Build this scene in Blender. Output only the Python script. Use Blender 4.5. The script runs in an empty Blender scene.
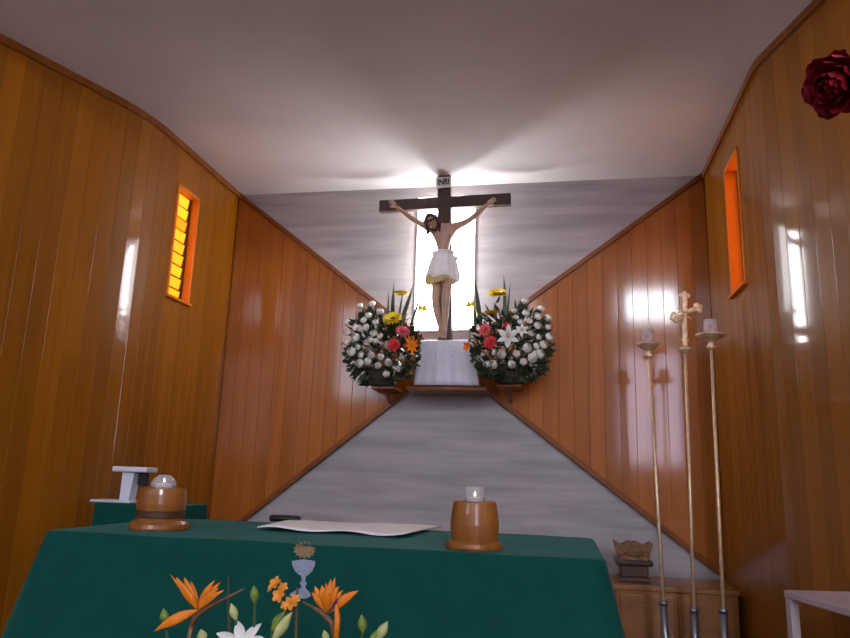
import bpy, bmesh, math, random
from mathutils import Vector, Matrix
random.seed(7)
sc = bpy.context.scene
COL = sc.collection
PI = math.pi

# ------------------------------------------------------------------ camera
CH = 1.3
F = 712.97
R_ = Vector((0.9827796, 0.18198794, 0.03201013))
U_ = Vector((0.00809232, -0.21545507, 0.97648022))
W_ = Vector((-0.18460437, 0.95940581, 0.21321755))
CAM = Vector((0, 0, CH))
cd = bpy.data.cameras.new('camera'); cam = bpy.data.objects.new('camera', cd); COL.objects.link(cam)
cd.sensor_width = 36; cd.lens = F / 850 * 36; cd.clip_start = .02
cam.matrix_world = Matrix(((R_.x, U_.x, -W_.x, 0), (R_.y, U_.y, -W_.y, 0), (R_.z, U_.z, -W_.z, CH), (0, 0, 0, 1)))
sc.camera = cam

def at(px, py, y):
    """world point on the depth plane y seen at photograph pixel px, py"""
    v = W_ + (px - 425) / F * R_ - (py - 319) / F * U_
    return CAM + v * (y / v.y)

def atz(px, py, z):
    v = W_ + (px - 425) / F * R_ - (py - 319) / F * U_
    return CAM + v * ((z - CH) / v.z)

# room numbers
D = 5.5; XL = -2.7445; XR = 1.1154; H = 3.654; XA = -.863; ZA = 2.189; ZB = .68
YBL = 4.03; YBR = 3.918; TL = math.tan(.3575); TR = math.tan(.287)

# ------------------------------------------------------------------ materials
def new_mat(name):
    m = bpy.data.materials.new(name); m.use_nodes = True
    nt = m.node_tree; b = nt.nodes['Principled BSDF']
    return m, nt, b

def mat(name, col, rough=.6, metal=0, spec=.5, noise=0, scale=20, bump=0, emit=None, es=0, sheen=0, sub=0, trans=0, ior=1.45, coat=0):
    m, nt, b = new_mat(name)
    b.inputs['Base Color'].default_value = (*col, 1)
    b.inputs['Roughness'].default_value = rough
    b.inputs['Metallic'].default_value = metal
    b.inputs['Specular IOR Level'].default_value = spec
    b.inputs['Sheen Weight'].default_value = sheen; b.inputs['Sheen Tint'].default_value = (.35, 1, .9, 1)
    b.inputs['Transmission Weight'].default_value = trans
    b.inputs['IOR'].default_value = ior
    b.inputs['Coat Weight'].default_value = coat
    if emit:
        b.inputs['Emission Color'].default_value = (*emit, 1); b.inputs['Emission Strength'].default_value = es
    if noise or bump:
        tc = nt.nodes.new('ShaderNodeTexCoord'); n = nt.nodes.new('ShaderNodeTexNoise')
        n.inputs['Scale'].default_value = scale; n.inputs['Detail'].default_value = 5
        nt.links.new(tc.outputs['Object'], n.inputs['Vector'])
        if noise:
            hsv = nt.nodes.new('ShaderNodeHueSaturation'); hsv.inputs['Color'].default_value = (*col, 1)
            mr = nt.nodes.new('ShaderNodeMapRange')
            mr.inputs['From Min'].default_value = .3; mr.inputs['From Max'].default_value = .7
            mr.inputs['To Min'].default_value = 1 - noise; mr.inputs['To Max'].default_value = 1 + noise
            nt.links.new(n.outputs['Fac'], mr.inputs['Value']); nt.links.new(mr.outputs[0], hsv.inputs['Value'])
            nt.links.new(hsv.outputs[0], b.inputs['Base Color'])
        if bump:
            bp = nt.nodes.new('ShaderNodeBump'); bp.inputs['Strength'].default_value = bump; bp.inputs['Distance'].default_value = .01
            nt.links.new(n.outputs['Fac'], bp.inputs['Height']); nt.links.new(bp.outputs[0], b.inputs['Normal'])
    return m

def wood(name, c1, c2, c3, stretch=(14, 14, .8), rough=.35, coat=.6, coat_rough=.12, tone=True, bump=.04, spec=.4):
    m, nt, b = new_mat(name)
    tc = nt.nodes.new('ShaderNodeTexCoord'); mp = nt.nodes.new('ShaderNodeMapping')
    mp.inputs['Scale'].default_value = stretch
    at_ = nt.nodes.new('ShaderNodeAttribute'); at_.attribute_name = 'tone'
    add = nt.nodes.new('ShaderNodeVectorMath'); add.operation = 'ADD'
    nt.links.new(tc.outputs['Object'], mp.inputs['Vector'])
    cx = nt.nodes.new('ShaderNodeCombineXYZ')
    sc_ = nt.nodes.new('ShaderNodeMath'); sc_.operation = 'MULTIPLY'; sc_.inputs[1].default_value = 43.
    nt.links.new(at_.outputs['Fac'], sc_.inputs[0])
    for k in range(3): nt.links.new(sc_.outputs[0], cx.inputs[k])
    nt.links.new(mp.outputs[0], add.inputs[0]); nt.links.new(cx.outputs[0], add.inputs[1])
    n = nt.nodes.new('ShaderNodeTexNoise'); n.inputs['Scale'].default_value = 1.; n.inputs['Detail'].default_value = 7; n.inputs['Distortion'].default_value = .6
    nt.links.new(add.outputs[0], n.inputs['Vector'])
    r = nt.nodes.new('ShaderNodeValToRGB')
    e = r.color_ramp.elements; e[0].position = .28; e[0].color = (*c1, 1); e[1].position = .72; e[1].color = (*c3, 1)
    x = e.new(.5); x.color = (*c2, 1)
    nt.links.new(n.outputs['Fac'], r.inputs['Fac'])
    out = r.outputs[0]
    if tone:
        hsv = nt.nodes.new('ShaderNodeHueSaturation')
        mr = nt.nodes.new('ShaderNodeMapRange'); mr.inputs['To Min'].default_value = .88; mr.inputs['To Max'].default_value = 1.12
        nt.links.new(at_.outputs['Fac'], mr.inputs['Value']); nt.links.new(mr.outputs[0], hsv.inputs['Value'])
        nt.links.new(out, hsv.inputs['Color']); out = hsv.outputs[0]
    nt.links.new(out, b.inputs['Base Color'])
    b.inputs['Roughness'].default_value = rough; b.inputs['Specular IOR Level'].default_value = spec
    b.inputs['Coat Weight'].default_value = coat; b.inputs['Coat Roughness'].default_value = coat_rough
    if bump:
        bp = nt.nodes.new('ShaderNodeBump'); bp.inputs['Strength'].default_value = bump; bp.inputs['Distance'].default_value = .01
        nt.links.new(n.outputs['Fac'], bp.inputs['Height']); nt.links.new(bp.outputs[0], b.inputs['Normal'])
        nt.links.new(bp.outputs[0], b.inputs['Coat Normal'])
    return m

def plaster(name, c1, c2, scale, rough=.8, bump=.05):
    m, nt, b = new_mat(name)
    tc = nt.nodes.new('ShaderNodeTexCoord'); mp = nt.nodes.new('ShaderNodeMapping'); mp.inputs['Scale'].default_value = scale
    n = nt.nodes.new('ShaderNodeTexNoise'); n.inputs['Scale'].default_value = 1; n.inputs['Detail'].default_value = 6
    r = nt.nodes.new('ShaderNodeValToRGB')
    e = r.color_ramp.elements; e[0].position = .32; e[0].color = (*c1, 1); e[1].position = .66; e[1].color = (*c2, 1)
    nt.links.new(tc.outputs['Object'], mp.inputs['Vector']); nt.links.new(mp.outputs[0], n.inputs['Vector'])
    nt.links.new(n.outputs['Fac'], r.inputs['Fac']); nt.links.new(r.outputs[0], b.inputs['Base Color'])
    b.inputs['Roughness'].default_value = rough
    bp = nt.nodes.new('ShaderNodeBump'); bp.inputs['Strength'].default_value = bump; bp.inputs['Distance'].default_value = .01
    nt.links.new(n.outputs['Fac'], bp.inputs['Height']); nt.links.new(bp.outputs[0], b.inputs['Normal'])
    return m

M = {}
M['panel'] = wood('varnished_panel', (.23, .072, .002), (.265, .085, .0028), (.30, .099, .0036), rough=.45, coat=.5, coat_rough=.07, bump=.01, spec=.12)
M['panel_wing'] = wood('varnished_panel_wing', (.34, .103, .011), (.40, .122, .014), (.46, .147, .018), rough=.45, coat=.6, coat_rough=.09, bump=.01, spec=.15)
M['trim'] = wood('trim_wood', (.17, .050, .008), (.22, .066, .011), (.27, .085, .014), stretch=(6, 6, 6), tone=False, coat=.15, spec=.2)
M['cross'] = wood('cross_wood', (.030, .015, .012), (.045, .022, .016), (.065, .032, .022), stretch=(20, 20, 2), rough=.5, coat=.2, tone=False)
M['barrel'] = wood('barrel_wood', (.20, .062, .008), (.29, .098, .014), (.38, .14, .024), stretch=(18, 18, 3), rough=.4, coat=.4, tone=False)
M['oak'] = wood('cabinet_wood', (.20, .07, .010), (.26, .095, .014), (.32, .125, .02), stretch=(3, 14, 14), rough=.4, coat=.3, tone=False)
M['dark_wood'] = wood('dark_wood', (.05, .02, .01), (.07, .03, .014), (.10, .045, .02), stretch=(4, 14, 14), rough=.5, coat=.2, tone=False)
M['carved'] = wood('carved_wood', (.11, .045, .012), (.18, .08, .02), (.26, .125, .03), stretch=(30, 30, 30), rough=.5, coat=.2, tone=False, bump=.3)
M['white_wall'] = plaster('streaked_white_wall', (.335, .305, .308), (.465, .43, .43), (1.5, 1, 15), rough=.65, bump=.06)
M['ceiling'] = plaster('ceiling_plaster', (.60, .545, .555), (.70, .64, .65), (1.1, 1.1, 1.1), rough=.85, bump=.02)
M['nave'] = mat('nave_plaster', (.62, .58, .54), .85)
M['floor'] = plaster('floor_tile', (.20, .13, .09), (.28, .19, .13), (3, 3, 3), rough=.4)
M['green'] = mat('green_cloth', (.0012, .060, .047), .8, noise=.10, scale=9, bump=.05, spec=.15, sheen=.10)
M['linen'] = mat('white_linen', (.90, .87, .87), .8, noise=.05, scale=40, bump=.1)
M['linen_lilac'] = mat('white_satin', (.66, .63, .72), .45, noise=.06, scale=12, bump=.06)
M['embroid'] = mat('pale_embroidery', (.75, .73, .81), .5)
M['silver_thread'] = mat('silver_thread', (.24, .27, .36), .5, metal=.2, noise=.25, scale=160, bump=.3)
M['gold_thread'] = mat('gold_thread', (.24, .17, .08), .5, metal=.2, noise=.5, scale=220, bump=.4)
M['skin'] = mat('painted_flesh', (.46, .29, .21), .45, noise=.12, scale=22)
M['hair'] = mat('carved_hair', (.055, .026, .016), .55, noise=.4, scale=60, bump=.3)
M['thorn'] = mat('thorn', (.05, .035, .02), .7)
M['fringe'] = mat('gold_fringe', (.58, .48, .22), .6, noise=.3, scale=120)
M['plaque'] = mat('white_plaque', (.75, .73, .73), .5)
M['ink'] = mat('dark_lettering', (.03, .02, .02), .6)
M['iron'] = mat('dark_iron', (.03, .03, .035), .5, metal=.8)
M['brass'] = mat('brass', (.80, .60, .37), .48, metal=.65, noise=.15, scale=30)
M['steel'] = mat('grey_steel', (.30, .32, .37), .35, metal=.9)
def thin_glass(name, col, fac, rough):
    m, nt, b = new_mat(name); out = nt.nodes['Material Output']
    tr = nt.nodes.new('ShaderNodeBsdfTransparent'); tr.inputs[0].default_value = (*col, 1)
    mx = nt.nodes.new('ShaderNodeMixShader'); mx.inputs[0].default_value = fac
    b.inputs['Base Color'].default_value = (.8, .8, .82, 1); b.inputs['Roughness'].default_value = rough
    nt.links.new(tr.outputs[0], mx.inputs[1]); nt.links.new(b.outputs[0], mx.inputs[2]); nt.links.new(mx.outputs[0], out.inputs['Surface'])
    return m
M['glass'] = thin_glass('clear_glass', (.96, .96, .98), .22, .06)
M['frost'] = thin_glass('frosted_glass', (.9, .9, .9), .45, .2)
M['wax'] = mat('candle_wax', (.85, .80, .72), .5)
M['flame'] = mat('flame', (1, .8, .4), .5, emit=(1, .78, .45), es=9)
M['picture'] = mat('printed_paper', (.50, .34, .33), .6, noise=.5, scale=60)
M['plastic'] = mat('white_plastic', (.72, .72, .80), .35)
M['black'] = mat('black_plastic', (.012, .012, .016), .45)
M['white_paint'] = mat('white_painted_wood', (.47, .37, .39), .45, noise=.05, scale=10)
M['basket'] = mat('dark_wicker', (.035, .03, .02), .7, noise=.4, scale=50, bump=.4)
M['leaf'] = mat('dark_leaf', (.022, .036, .012), .5, noise=.4, scale=15)
M['leaf2'] = mat('sword_leaf_green', (.042, .075, .034), .45, noise=.3, scale=12)
M['bud'] = mat('green_bud', (.17, .25, .035), .5, noise=.25, scale=30)
M['palebud'] = mat('pale_bud', (.52, .55, .22), .5, noise=.2, scale=30)
M['rosewhite'] = mat('white_rose_petal', (.95, .93, .85), .6)
M['lily'] = mat('lily_petal', (.80, .80, .76), .5)
M['yellow'] = mat('yellow_petal', (.90, .68, .01), .5)
M['center'] = mat('flower_center', (.12, .06, .01), .8, noise=.5, scale=200, bump=.4)
M['pink'] = mat('pink_petal', (.82, .16, .18), .5)
M['coral'] = mat('coral_petal', (.74, .045, .06), .5)
M['orange'] = mat('orange_petal', (.84, .235, .012), .45, noise=.15, scale=20)
M['amber'] = mat('amber_petal', (.80, .30, .03), .5, noise=.2, scale=40)
M['blue'] = mat('blue_petal', (.05, .03, .20), .5)
M['bract'] = mat('purple_bract', (.17, .085, .04), .45, noise=.4, scale=25)
M['stem'] = mat('brown_stem', (.10, .07, .03), .6)
M['gstem'] = mat('green_stem', (.05, .11, .03), .5)
M['redrose'] = mat('red_rose_petal', (.21, .004, .010), .65, noise=.25, scale=40, spec=.2)
M['pinkrose'] = mat('pink_outer_petal', (.55, .06, .10), .6, noise=.2, scale=30, spec=.2)
M['ceramic'] = mat('cream_ceramic', (.55, .48, .40), .3)
M['tube'] = mat('lamp_tube', (1, 1, 1), .5, emit=(.97, .98, 1), es=175)
M['daylight'] = mat('daylit_frosted_glass', (.6, .65, .75), .5, emit=(.80, .84, 1), es=12.5)

M['backglass'] = mat('backlit_frosted_glass', (.8, .8, .82), .5, emit=(.97, .98, 1), es=11)
M['lilac'] = mat('lilac_tinted_glass', (.6, .6, .75), .5, emit=(.78, .74, 1), es=14)
M['sky'] = mat('clear_daylit_glass', (.6, .65, .75), .5, emit=(.84, .90, 1), es=75)
def amber_glass():
    m, nt, b = new_mat('amber_louver_glass')
    a = nt.nodes.new('ShaderNodeAttribute'); a.attribute_name = 'tone'
    r = nt.nodes.new('ShaderNodeValToRGB'); e = r.color_ramp.elements
    e[0].color = (1, .17, .002, 1); e[1].color = (1, .40, .012, 1)
    nt.links.new(a.outputs['Fac'], r.inputs['Fac']); nt.links.new(r.outputs[0], b.inputs['Emission Color'])
    nt.links.new(r.outputs[0], b.inputs['Base Color'])
    b.inputs['Emission Strength'].default_value = 1.5; b.inputs['Roughness'].default_value = .3
    return m
M['amberglass'] = amber_glass()

# ------------------------------------------------------------------ builders
WO = {}                                            # world origin of every root
def link(o, parent=None):
    COL.objects.link(o)
    if parent is not None:
        o.parent = parent; WO[o.name] = WO[parent.name]
    return o

def obj(name, bm, m, parent=None, smooth=False, kind=None, recalc=True):
    me = bpy.data.meshes.new(name)
    off = WO[parent.name] if parent is not None else Vector((0, 0, 0))
    if recalc: bmesh.ops.recalc_face_normals(bm, faces=bm.faces)
    if off.length: bmesh.ops.translate(bm, vec=-off, verts=bm.verts)
    bm.normal_update()
    bm.to_mesh(me); bm.free()
    for k in (m if isinstance(m, (list, tuple)) else [m]): me.materials.append(M[k] if isinstance(k, str) else k)
    if smooth:
        for p in me.polygons: p.use_smooth = True
    o = bpy.data.objects.new(name, me)
    if parent is None: WO[o.name] = Vector((0, 0, 0))
    link(o, parent)
    if kind: o['kind'] = kind
    return o

def thing(name, label, cat, loc, group=None):
    o = bpy.data.objects.new(name, None); COL.objects.link(o); o.empty_display_size = .05
    o.location = loc; WO[o.name] = Vector(loc)
    o['label'] = label; o['category'] = cat
    if group: o['group'] = group
    return o

def tag(o, label, cat, group=None):
    o['label'] = label; o['category'] = cat
    if group: o['group'] = group
    return o

def NB(): return bmesh.new()

def box(bm, lo, hi, bev=0, mat4=None, mi=0):
    lo = Vector(lo); hi = Vector(hi)
    r = bmesh.ops.create_cube(bm, size=1)
    vs = r['verts']
    for v in vs: v.co = Vector((lo[i] + (v.co[i] + .5) * (hi[i] - lo[i]) for i in range(3)))
    if bev:
        es = list({e for v in vs for e in v.link_edges})
        rr = bmesh.ops.bevel(bm, geom=es, offset=bev, segments=2, affect='EDGES', profile=.5)
        vs = list({v for f in rr['faces'] for v in f.verts} | {v for v in vs if v.is_valid})
    if mat4 is not None: bmesh.ops.transform(bm, matrix=mat4, verts=vs)
    if mi:
        for f in {f for v in vs for f in v.link_faces}: f.material_index = mi
    return vs

def beam(bm, p0, p1, w, d, up=(0, 1, 0), bev=0):
    """rectangular bar p0->p1; d measured along `up`, w across"""
    p0 = Vector(p0); p1 = Vector(p1); z = (p1 - p0); L = z.length; z.normalize()
    y = Vector(up); y = (y - z * y.dot(z)).normalized(); x = y.cross(z)
    m = Matrix(((x.x, y.x, z.x, p0.x), (x.y, y.y, z.y, p0.y), (x.z, y.z, z.z, p0.z), (0, 0, 0, 1)))
    return box(bm, (-w / 2, -d / 2, 0), (w / 2, d / 2, L), bev, m)

def lathe(bm, prof, c, seg=28, axis=None, mi=0, fold=None):
    c = Vector(c)
    q = Vector((0, 0, 1)).rotation_difference(Vector(axis).normalized()).to_matrix() if axis else Matrix.Identity(3)
    rings = []
    for r, z in prof:
        if r < 1e-6: rings.append([bm.verts.new(c + q @ Vector((0, 0, z)))])
        else:
            rings.append([bm.verts.new(c + q @ Vector((r * (fold(2 * PI * k / seg, z) if fold else 1) * math.cos(2 * PI * k / seg), r * (fold(2 * PI * k / seg, z) if fold else 1) * math.sin(2 * PI * k / seg), z))) for k in range(seg)])
    for a, b in zip(rings, rings[1:]):
        for k in range(seg):
            k2 = (k + 1) % seg
            if len(a) == 1 and len(b) == 1: continue
            if len(a) == 1: f = bm.faces.new((a[0], b[k2], b[k])) if False else bm.faces.new((a[0], b[k], b[k2]))
            elif len(b) == 1: f = bm.faces.new((a[k], a[k2], b[0]))
            else: f = bm.faces.new((a[k], a[k2], b[k2], b[k]))
            f.material_index = mi
    for rg, fl in ((rings[0], True), (rings[-1], False)):
        if len(rg) > 1:
            f = bm.faces.new(rg[::-1] if fl else rg); f.material_index = mi
    return rings

def tube(bm, pts, rads, seg=10, flat=1.0, nrm=None, cap=True):
    pts = [Vector(p) for p in pts]
    if not isinstance(rads, (list, tuple)): rads = [rads] * len(pts)
    rings = []; ref = Vector(nrm) if nrm is not None else Vector((.123, -.9, .31))
    for i, p in enumerate(pts):
        t = (pts[min(i + 1, len(pts) - 1)] - pts[max(i - 1, 0)]).normalized()
        a = ref - t * ref.dot(t)
        if a.length < 1e-3: a = Vector((1, 0, 0)) - t * t.x
        a.normalize(); b = t.cross(a)
        rings.append([bm.verts.new(p + (a * math.cos(2 * PI * k / seg) * flat + b * math.sin(2 * PI * k / seg)) * max(rads[i], 1e-4)) for k in range(seg)])
    for a, b in zip(rings, rings[1:]):
        for k in range(seg):
            k2 = (k + 1) % seg; bm.faces.new((a[k], a[k2], b[k2], b[k]))
    if cap: bm.faces.new(rings[0][::-1]); bm.faces.new(rings[-1])

def blade(bm, p0, p1, w, thick=.25, bend=(0, 0, 0), nrm=(0, -1, 0), n=7, pk=.8, seg=8, base=.15):
    """tapered lens shaped leaf, sepal or bud from p0 to p1"""
    p0 = Vector(p0); p1 = Vector(p1); bend = Vector(bend); pts = []; rs = []
    for i in range(n + 1):
        u = i / n
        pts.append(p0.lerp(p1, u) + bend * (4 * u * (1 - u)))
        s = math.sin(PI * u ** pk)
        rs.append(w / 2 * max(s, base * (1 - u) + .02))
    tube(bm, pts, rs, seg, thick, nrm)

def sphere(bm, c, r, sub=3, scale=(1, 1, 1), rot=None):
    x = bmesh.ops.create_icosphere(bm, subdivisions=sub, radius=r)
    m = Matrix.Translation(Vector(c)) @ (rot.to_4x4() if rot else Matrix.Identity(4)) @ Matrix.Diagonal((*scale, 1))
    bmesh.ops.transform(bm, matrix=m, verts=x['verts'])

def prism(bm, poly, y0, y1):
    """polygon of (x, z) extruded between depths"""
    a = [bm.verts.new((x, y0, z)) for x, z in poly]; b = [bm.verts.new((x, y1, z)) for x, z in poly]
    bm.faces.new(a); bm.faces.new(b[::-1])
    for k in range(len(a)):
        k2 = (k + 1) % len(a); bm.faces.new((a[k], b[k], b[k2], a[k2]))
    bmesh.ops.recalc_face_normals(bm, faces=bm.faces)

def evaluated(o):
    dg = bpy.context.evaluated_depsgraph_get(); dg.update()
    me = bpy.data.meshes.new_from_object(o.evaluated_get(dg))
    return me

def text_bm(s, size, depth, m4, bold=0):
    cu = bpy.data.curves.new('t', 'FONT'); cu.body = s; cu.size = size; cu.extrude = depth; cu.align_x = 'CENTER'; cu.align_y = 'CENTER'; cu.offset = bold
    o = bpy.data.objects.new('t', cu); COL.objects.link(o)
    me = evaluated(o); bpy.data.objects.remove(o); bpy.data.curves.remove(cu)
    bm = NB(); bm.from_mesh(me); bpy.data.meshes.remove(me)
    bmesh.ops.transform(bm, matrix=m4, verts=bm.verts)
    return bm

# ------------------------------------------------------------------ plank walls
def polyline_points(pts, step):
    pts = [Vector((*p, 0)) for p in pts]; out = [pts[0].copy()]; acc = 0; i = 0; cur = pts[0].copy()
    while i < len(pts) - 1:
        seg = pts[i + 1] - cur
        if acc + seg.length >= step:
            cur = cur + seg.normalized() * (step - acc); out.append(cur.copy()); acc = 0
        else: acc += seg.length; cur = pts[i + 1].copy(); i += 1
    if (out[-1] - pts[-1]).length > .01: out.append(pts[-1])
    return out

def planks(pts, z0, z1, side, th=.025, tilt=.0002, seed=1):
    """boards standing along the polyline; side=+1: the room lies to the left of the walking direction"""
    rnd = random.Random(seed); bm = NB(); lay = bm.faces.layers.float.new('tone')
    for a, b in zip(pts, pts[1:]):
        t = (b - a); w = t.length; t.normalize(); n = Vector((-t.y, t.x, 0)) * side
        k1 = rnd.uniform(-tilt, tilt); k2 = -k1 + rnd.uniform(-tilt, tilt) * .3; ch = min(.0022, w * .2)
        prof = [(0, -th), (0, -.003), (ch, k1), (w * .5, (k1 + k2) / 2 + rnd.uniform(0, .00012)), (w - ch, k2), (w, -.003), (w, -th)]
        tone = rnd.random()
        lo = [bm.verts.new(a + t * s + n * d + Vector((0, 0, z0))) for s, d in prof]
        hi = [bm.verts.new(a + t * s + n * d + Vector((0, 0, z1))) for s, d in prof]
        fs = []
        for k in range(len(prof)):
            k2_ = (k + 1) % len(prof); fs.append(bm.faces.new((lo[k], lo[k2_], hi[k2_], hi[k])))
        fs.append(bm.faces.new(lo[::-1])); fs.append(bm.faces.new(hi))
        for f in fs: f[lay] = tone
    bmesh.ops.recalc_face_normals(bm, faces=bm.faces)
    return bm

def cut_window(bm, y0, y1, z0, z1):
    for co, no in (((0, y0, 0), (0, 1, 0)), ((0, y1, 0), (0, 1, 0)), ((0, 0, z0), (0, 0, 1)), ((0, 0, z1), (0, 0, 1))):
        bmesh.ops.bisect_plane(bm, geom=bm.verts[:] + bm.edges[:] + bm.faces[:], plane_co=co, plane_no=no)
    dead = [f for f in bm.faces if y0 < f.calc_center_median().y < y1 and z0 < f.calc_center_median().z < z1]
    bmesh.ops.delete(bm, geom=dead, context='FACES')

def bez(p0, p1, p2, n):
    return [tuple((1 - t) ** 2 * a + 2 * t * (1 - t) * b + t * t * c for a, b, c in zip(p0, p1, p2)) for t in [i / n for i in range(n + 1)]]

NY = 2.75                                              # where the chancel opens to the nave
left_line = [(XL, D)] + bez((XL, 4.33), (XL, YBL), (XL - TL * .28, YBL - .28), 6) + [(XL - TL * (YBL - NY), NY)]
right_line = [(XR, D)] + bez((XR, 3.99), (XR, YBR), (XR + TR * .05, YBR - .05), 2) + [(XR + TR * (YBR - NY), NY)]

WL = (4.483, 4.803, 2.478, 3.336); WR = (4.425, 4.787, 2.482, 3.375)
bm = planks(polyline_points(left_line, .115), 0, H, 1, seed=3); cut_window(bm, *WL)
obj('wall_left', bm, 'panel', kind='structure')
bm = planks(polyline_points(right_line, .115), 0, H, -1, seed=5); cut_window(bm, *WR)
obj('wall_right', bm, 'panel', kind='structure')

# back wall of streaked white, with two triangular plank wings
bm = NB(); box(bm, (XL - .3, D, 0), (XR + .3, D + .1, H)); obj('wall_back', bm, 'white_wall', kind='structure')
def wing(name, x0, side, seed):
    pts = polyline_points([(x0, D - .03), (XA, D - .03)], .112)
    bm = planks(pts, ZB - .1, H, side, th=.028, tilt=.0002, seed=seed)
    for z in (H, ZB):
        a = Vector((x0, 0, z)); b = Vector((XA, 0, ZA)); t = b - a; n = Vector((-t.z, 0, t.x))
        if n.dot(Vector((x0, 0, ZA)) - a) > 0: n = -n
        g = bmesh.ops.bisect_plane(bm, geom=bm.verts[:] + bm.edges[:] + bm.faces[:], plane_co=a, plane_no=n, clear_outer=True)
    return obj(name, bm, 'panel_wing', kind='structure')
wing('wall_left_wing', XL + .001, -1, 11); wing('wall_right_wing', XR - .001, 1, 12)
tn = 1
def trim(bm, m='trim'):
    global tn
    o = obj('trim_%d' % tn, bm, m, kind='structure'); tn += 1; return o
for x0 in (XL + .005, XR - .005):
    for z in (H - .012, ZB + .0):
        bm = NB(); beam(bm, (x0, D - .028, z), (XA, D - .028, ZA), .036, .056, (0, 1, 0), .004); trim(bm)
for line in (left_line, right_line):
    bm = NB(); pts = [Vector((*p, H - .022)) for p in line]
    for a, b in zip(pts, pts[1:]): beam(bm, a, b + (b - a).normalized() * .004, .04, .05, (0, 0, 1))
    trim(bm)
bm = NB(); beam(bm, at(406, 332, 5.485), at(475, 330, 5.485), .014, .03); trim(bm, 'white_paint')

# tall frosted window panel behind the cross
wa, wb = at(416.5, 260, D - .01).x, at(474, 260, D - .01).x; wz0, wz1 = at(445, 331, D).z, 3.56
bm = NB()
for q in ((wa - .006, wz0 - .006, wa, wz1 + .006), (wb, wz0 - .006, wb + .006, wz1 + .006), (wa, wz0 - .006, wb, wz0), (wa, wz1, wb, wz1 + .006)): box(bm, (q[0], D - .005, q[1]), (q[2], D + .001, q[3]))
f = obj('window_3', bm, 'linen', kind='structure')
bm = NB(); box(bm, (wa, D - .004, wz0), (wb, D, wz1)); obj('frosted_pane', bm, 'backglass', f)
# ceiling, floor, nave
bm = NB(); box(bm, (-3.8, NY - .1, H), (2.0, D + .1, H + .08)); obj('ceiling', bm, 'ceiling', kind='structure')
bm = NB(); box(bm, (-6.3, -7.1, -.1), (4.5, D + .1, 0)); obj('floor', bm, 'floor', kind='structure')
NX0, NX1, NR, NH = -6.2, 4.4, -7., 6.6
bm = NB()
box(bm, (NX0, NY - .1, 0), (left_line[-1][0] + .0, NY, NH)); box(bm, (right_line[-1][0], NY - .1, 0), (NX1, NY, NH))
box(bm, (left_line[-1][0], NY - .1, H + .08), (right_line[-1][0], NY, NH))
obj('wall_chancel_arch', bm, 'nave', kind='structure')
bm = NB(); box(bm, (NX0 - .1, NR, 0), (NX0, NY, NH)); obj('wall_nave_left', bm, 'nave', kind='structure')
bm = NB(); box(bm, (NX1, NR, 0), (NX1 + .1, NY, NH)); obj('wall_nave_right', bm, 'nave', kind='structure')
bm = NB(); box(bm, (NX0 - .1, NR - .1, 0), (NX1 + .1, NR, NH)); obj('wall_rear', bm, 'nave', kind='structure')
bm = NB(); box(bm, (NX0 - .1, NR - .1, NH), (NX1 + .1, NY, NH + .1)); obj('ceiling_nave', bm, 'nave', kind='structure')
wn = 4
def rear_window(x0, x1, z0, z1, nx, glass='daylight'):
    global wn
    bm = NB(); y = NR
    t = .06
    box(bm, (x0 - t, y, z0 - t), (x1 + t, y + .06, z0)); box(bm, (x0 - t, y, z1), (x1 + t, y + .06, z1 + t))
    box(bm, (x0 - t, y, z0), (x0, y + .06, z1)); box(bm, (x1, y, z0), (x1 + t, y + .06, z1))
    for k in range(1, nx): xm = x0 + (x1 - x0) * k / nx; box(bm, (xm - .025, y, z0), (xm + .025, y + .05, z1))
    f = obj('window_%d' % wn, bm, 'dark_wood', kind='structure'); wn += 1
    bm = NB(); box(bm, (x0, y + .004, z0), (x1, y + .02, z1)); p = obj('pane', bm, glass, f)
rear_window(1.7, 2.85, 5.2, 5.95, 2, 'sky')
rear_window(1.6, 3.5, 1.7, 4.4, 3, 'lilac')
rear_window(-5.7, -4.4, 3.2, 5.6, 2)
rear_window(-3.0, -.6, 4.6, 6.0, 3)

# louvred amber windows in the side walls
def louver_window(name, x, out, y0, y1, z0, z1, dep=.06):
    bm = NB(); d = .12; t = .02
    xo = x + out * d; xi = x - out * .012
    lo, hi = min(xi, xo), max(xi, xo)
    box(bm, (lo, y0 - .001, z0), (hi, y0 + t, z1), .002); box(bm, (lo, y1 - t, z0), (hi, y1 + .001, z1), .002)
    box(bm, (lo, y0, z1 - t), (hi, y1, z1 + .001), .002); box(bm, (lo - (.015 if out > 0 else 0), y0 - .01, z0 - .001), (hi + (.015 if out < 0 else 0), y1 + .01, z0 + t), .003)
    f = obj(name, bm, 'trim_light', kind='structure')
    bm = NB(); xm = x + out * dep
    box(bm, (xm - .012, y1 - t - .028, z0 + t), (xm + .012, y1 - t, z1 - t)); box(bm, (xm - .012, y0 + t, z0 + t), (xm + .012, y0 + t + .01, z1 - t))
    obj('louver_holder', bm, 'dark_wood', f)
    bm = NB(); lay = bm.faces.layers.float.new('tone'); n = 9; h = (z1 - z0 - 2 * t) / n; rnd = random.Random(4)
    for k in range(n):
        zc = z0 + t + h * (k + .5); m4 = Matrix.Translation((xm, 0, zc)) @ Matrix.Rotation(-out * .16, 4, 'Y')
        vs = box(bm, (-.003, y0 + t + .01, -h * .40), (.003, y1 - t - .026, h * .40), 0, m4)
        tone = rnd.uniform(.6, 1) if k != 6 else .25
        for fc in {fc for v in vs for fc in v.link_faces}: fc[lay] = tone
    obj('louver_glass', bm, 'amberglass', f)
    bm = NB(); box(bm, (min(xo, xo + out * .02), y0 - .05, z0 - .05), (max(xo, xo + out * .02), y1 + .05, z1 + .05)); obj('outer_screen', bm, 'dark_wood', f)
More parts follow.
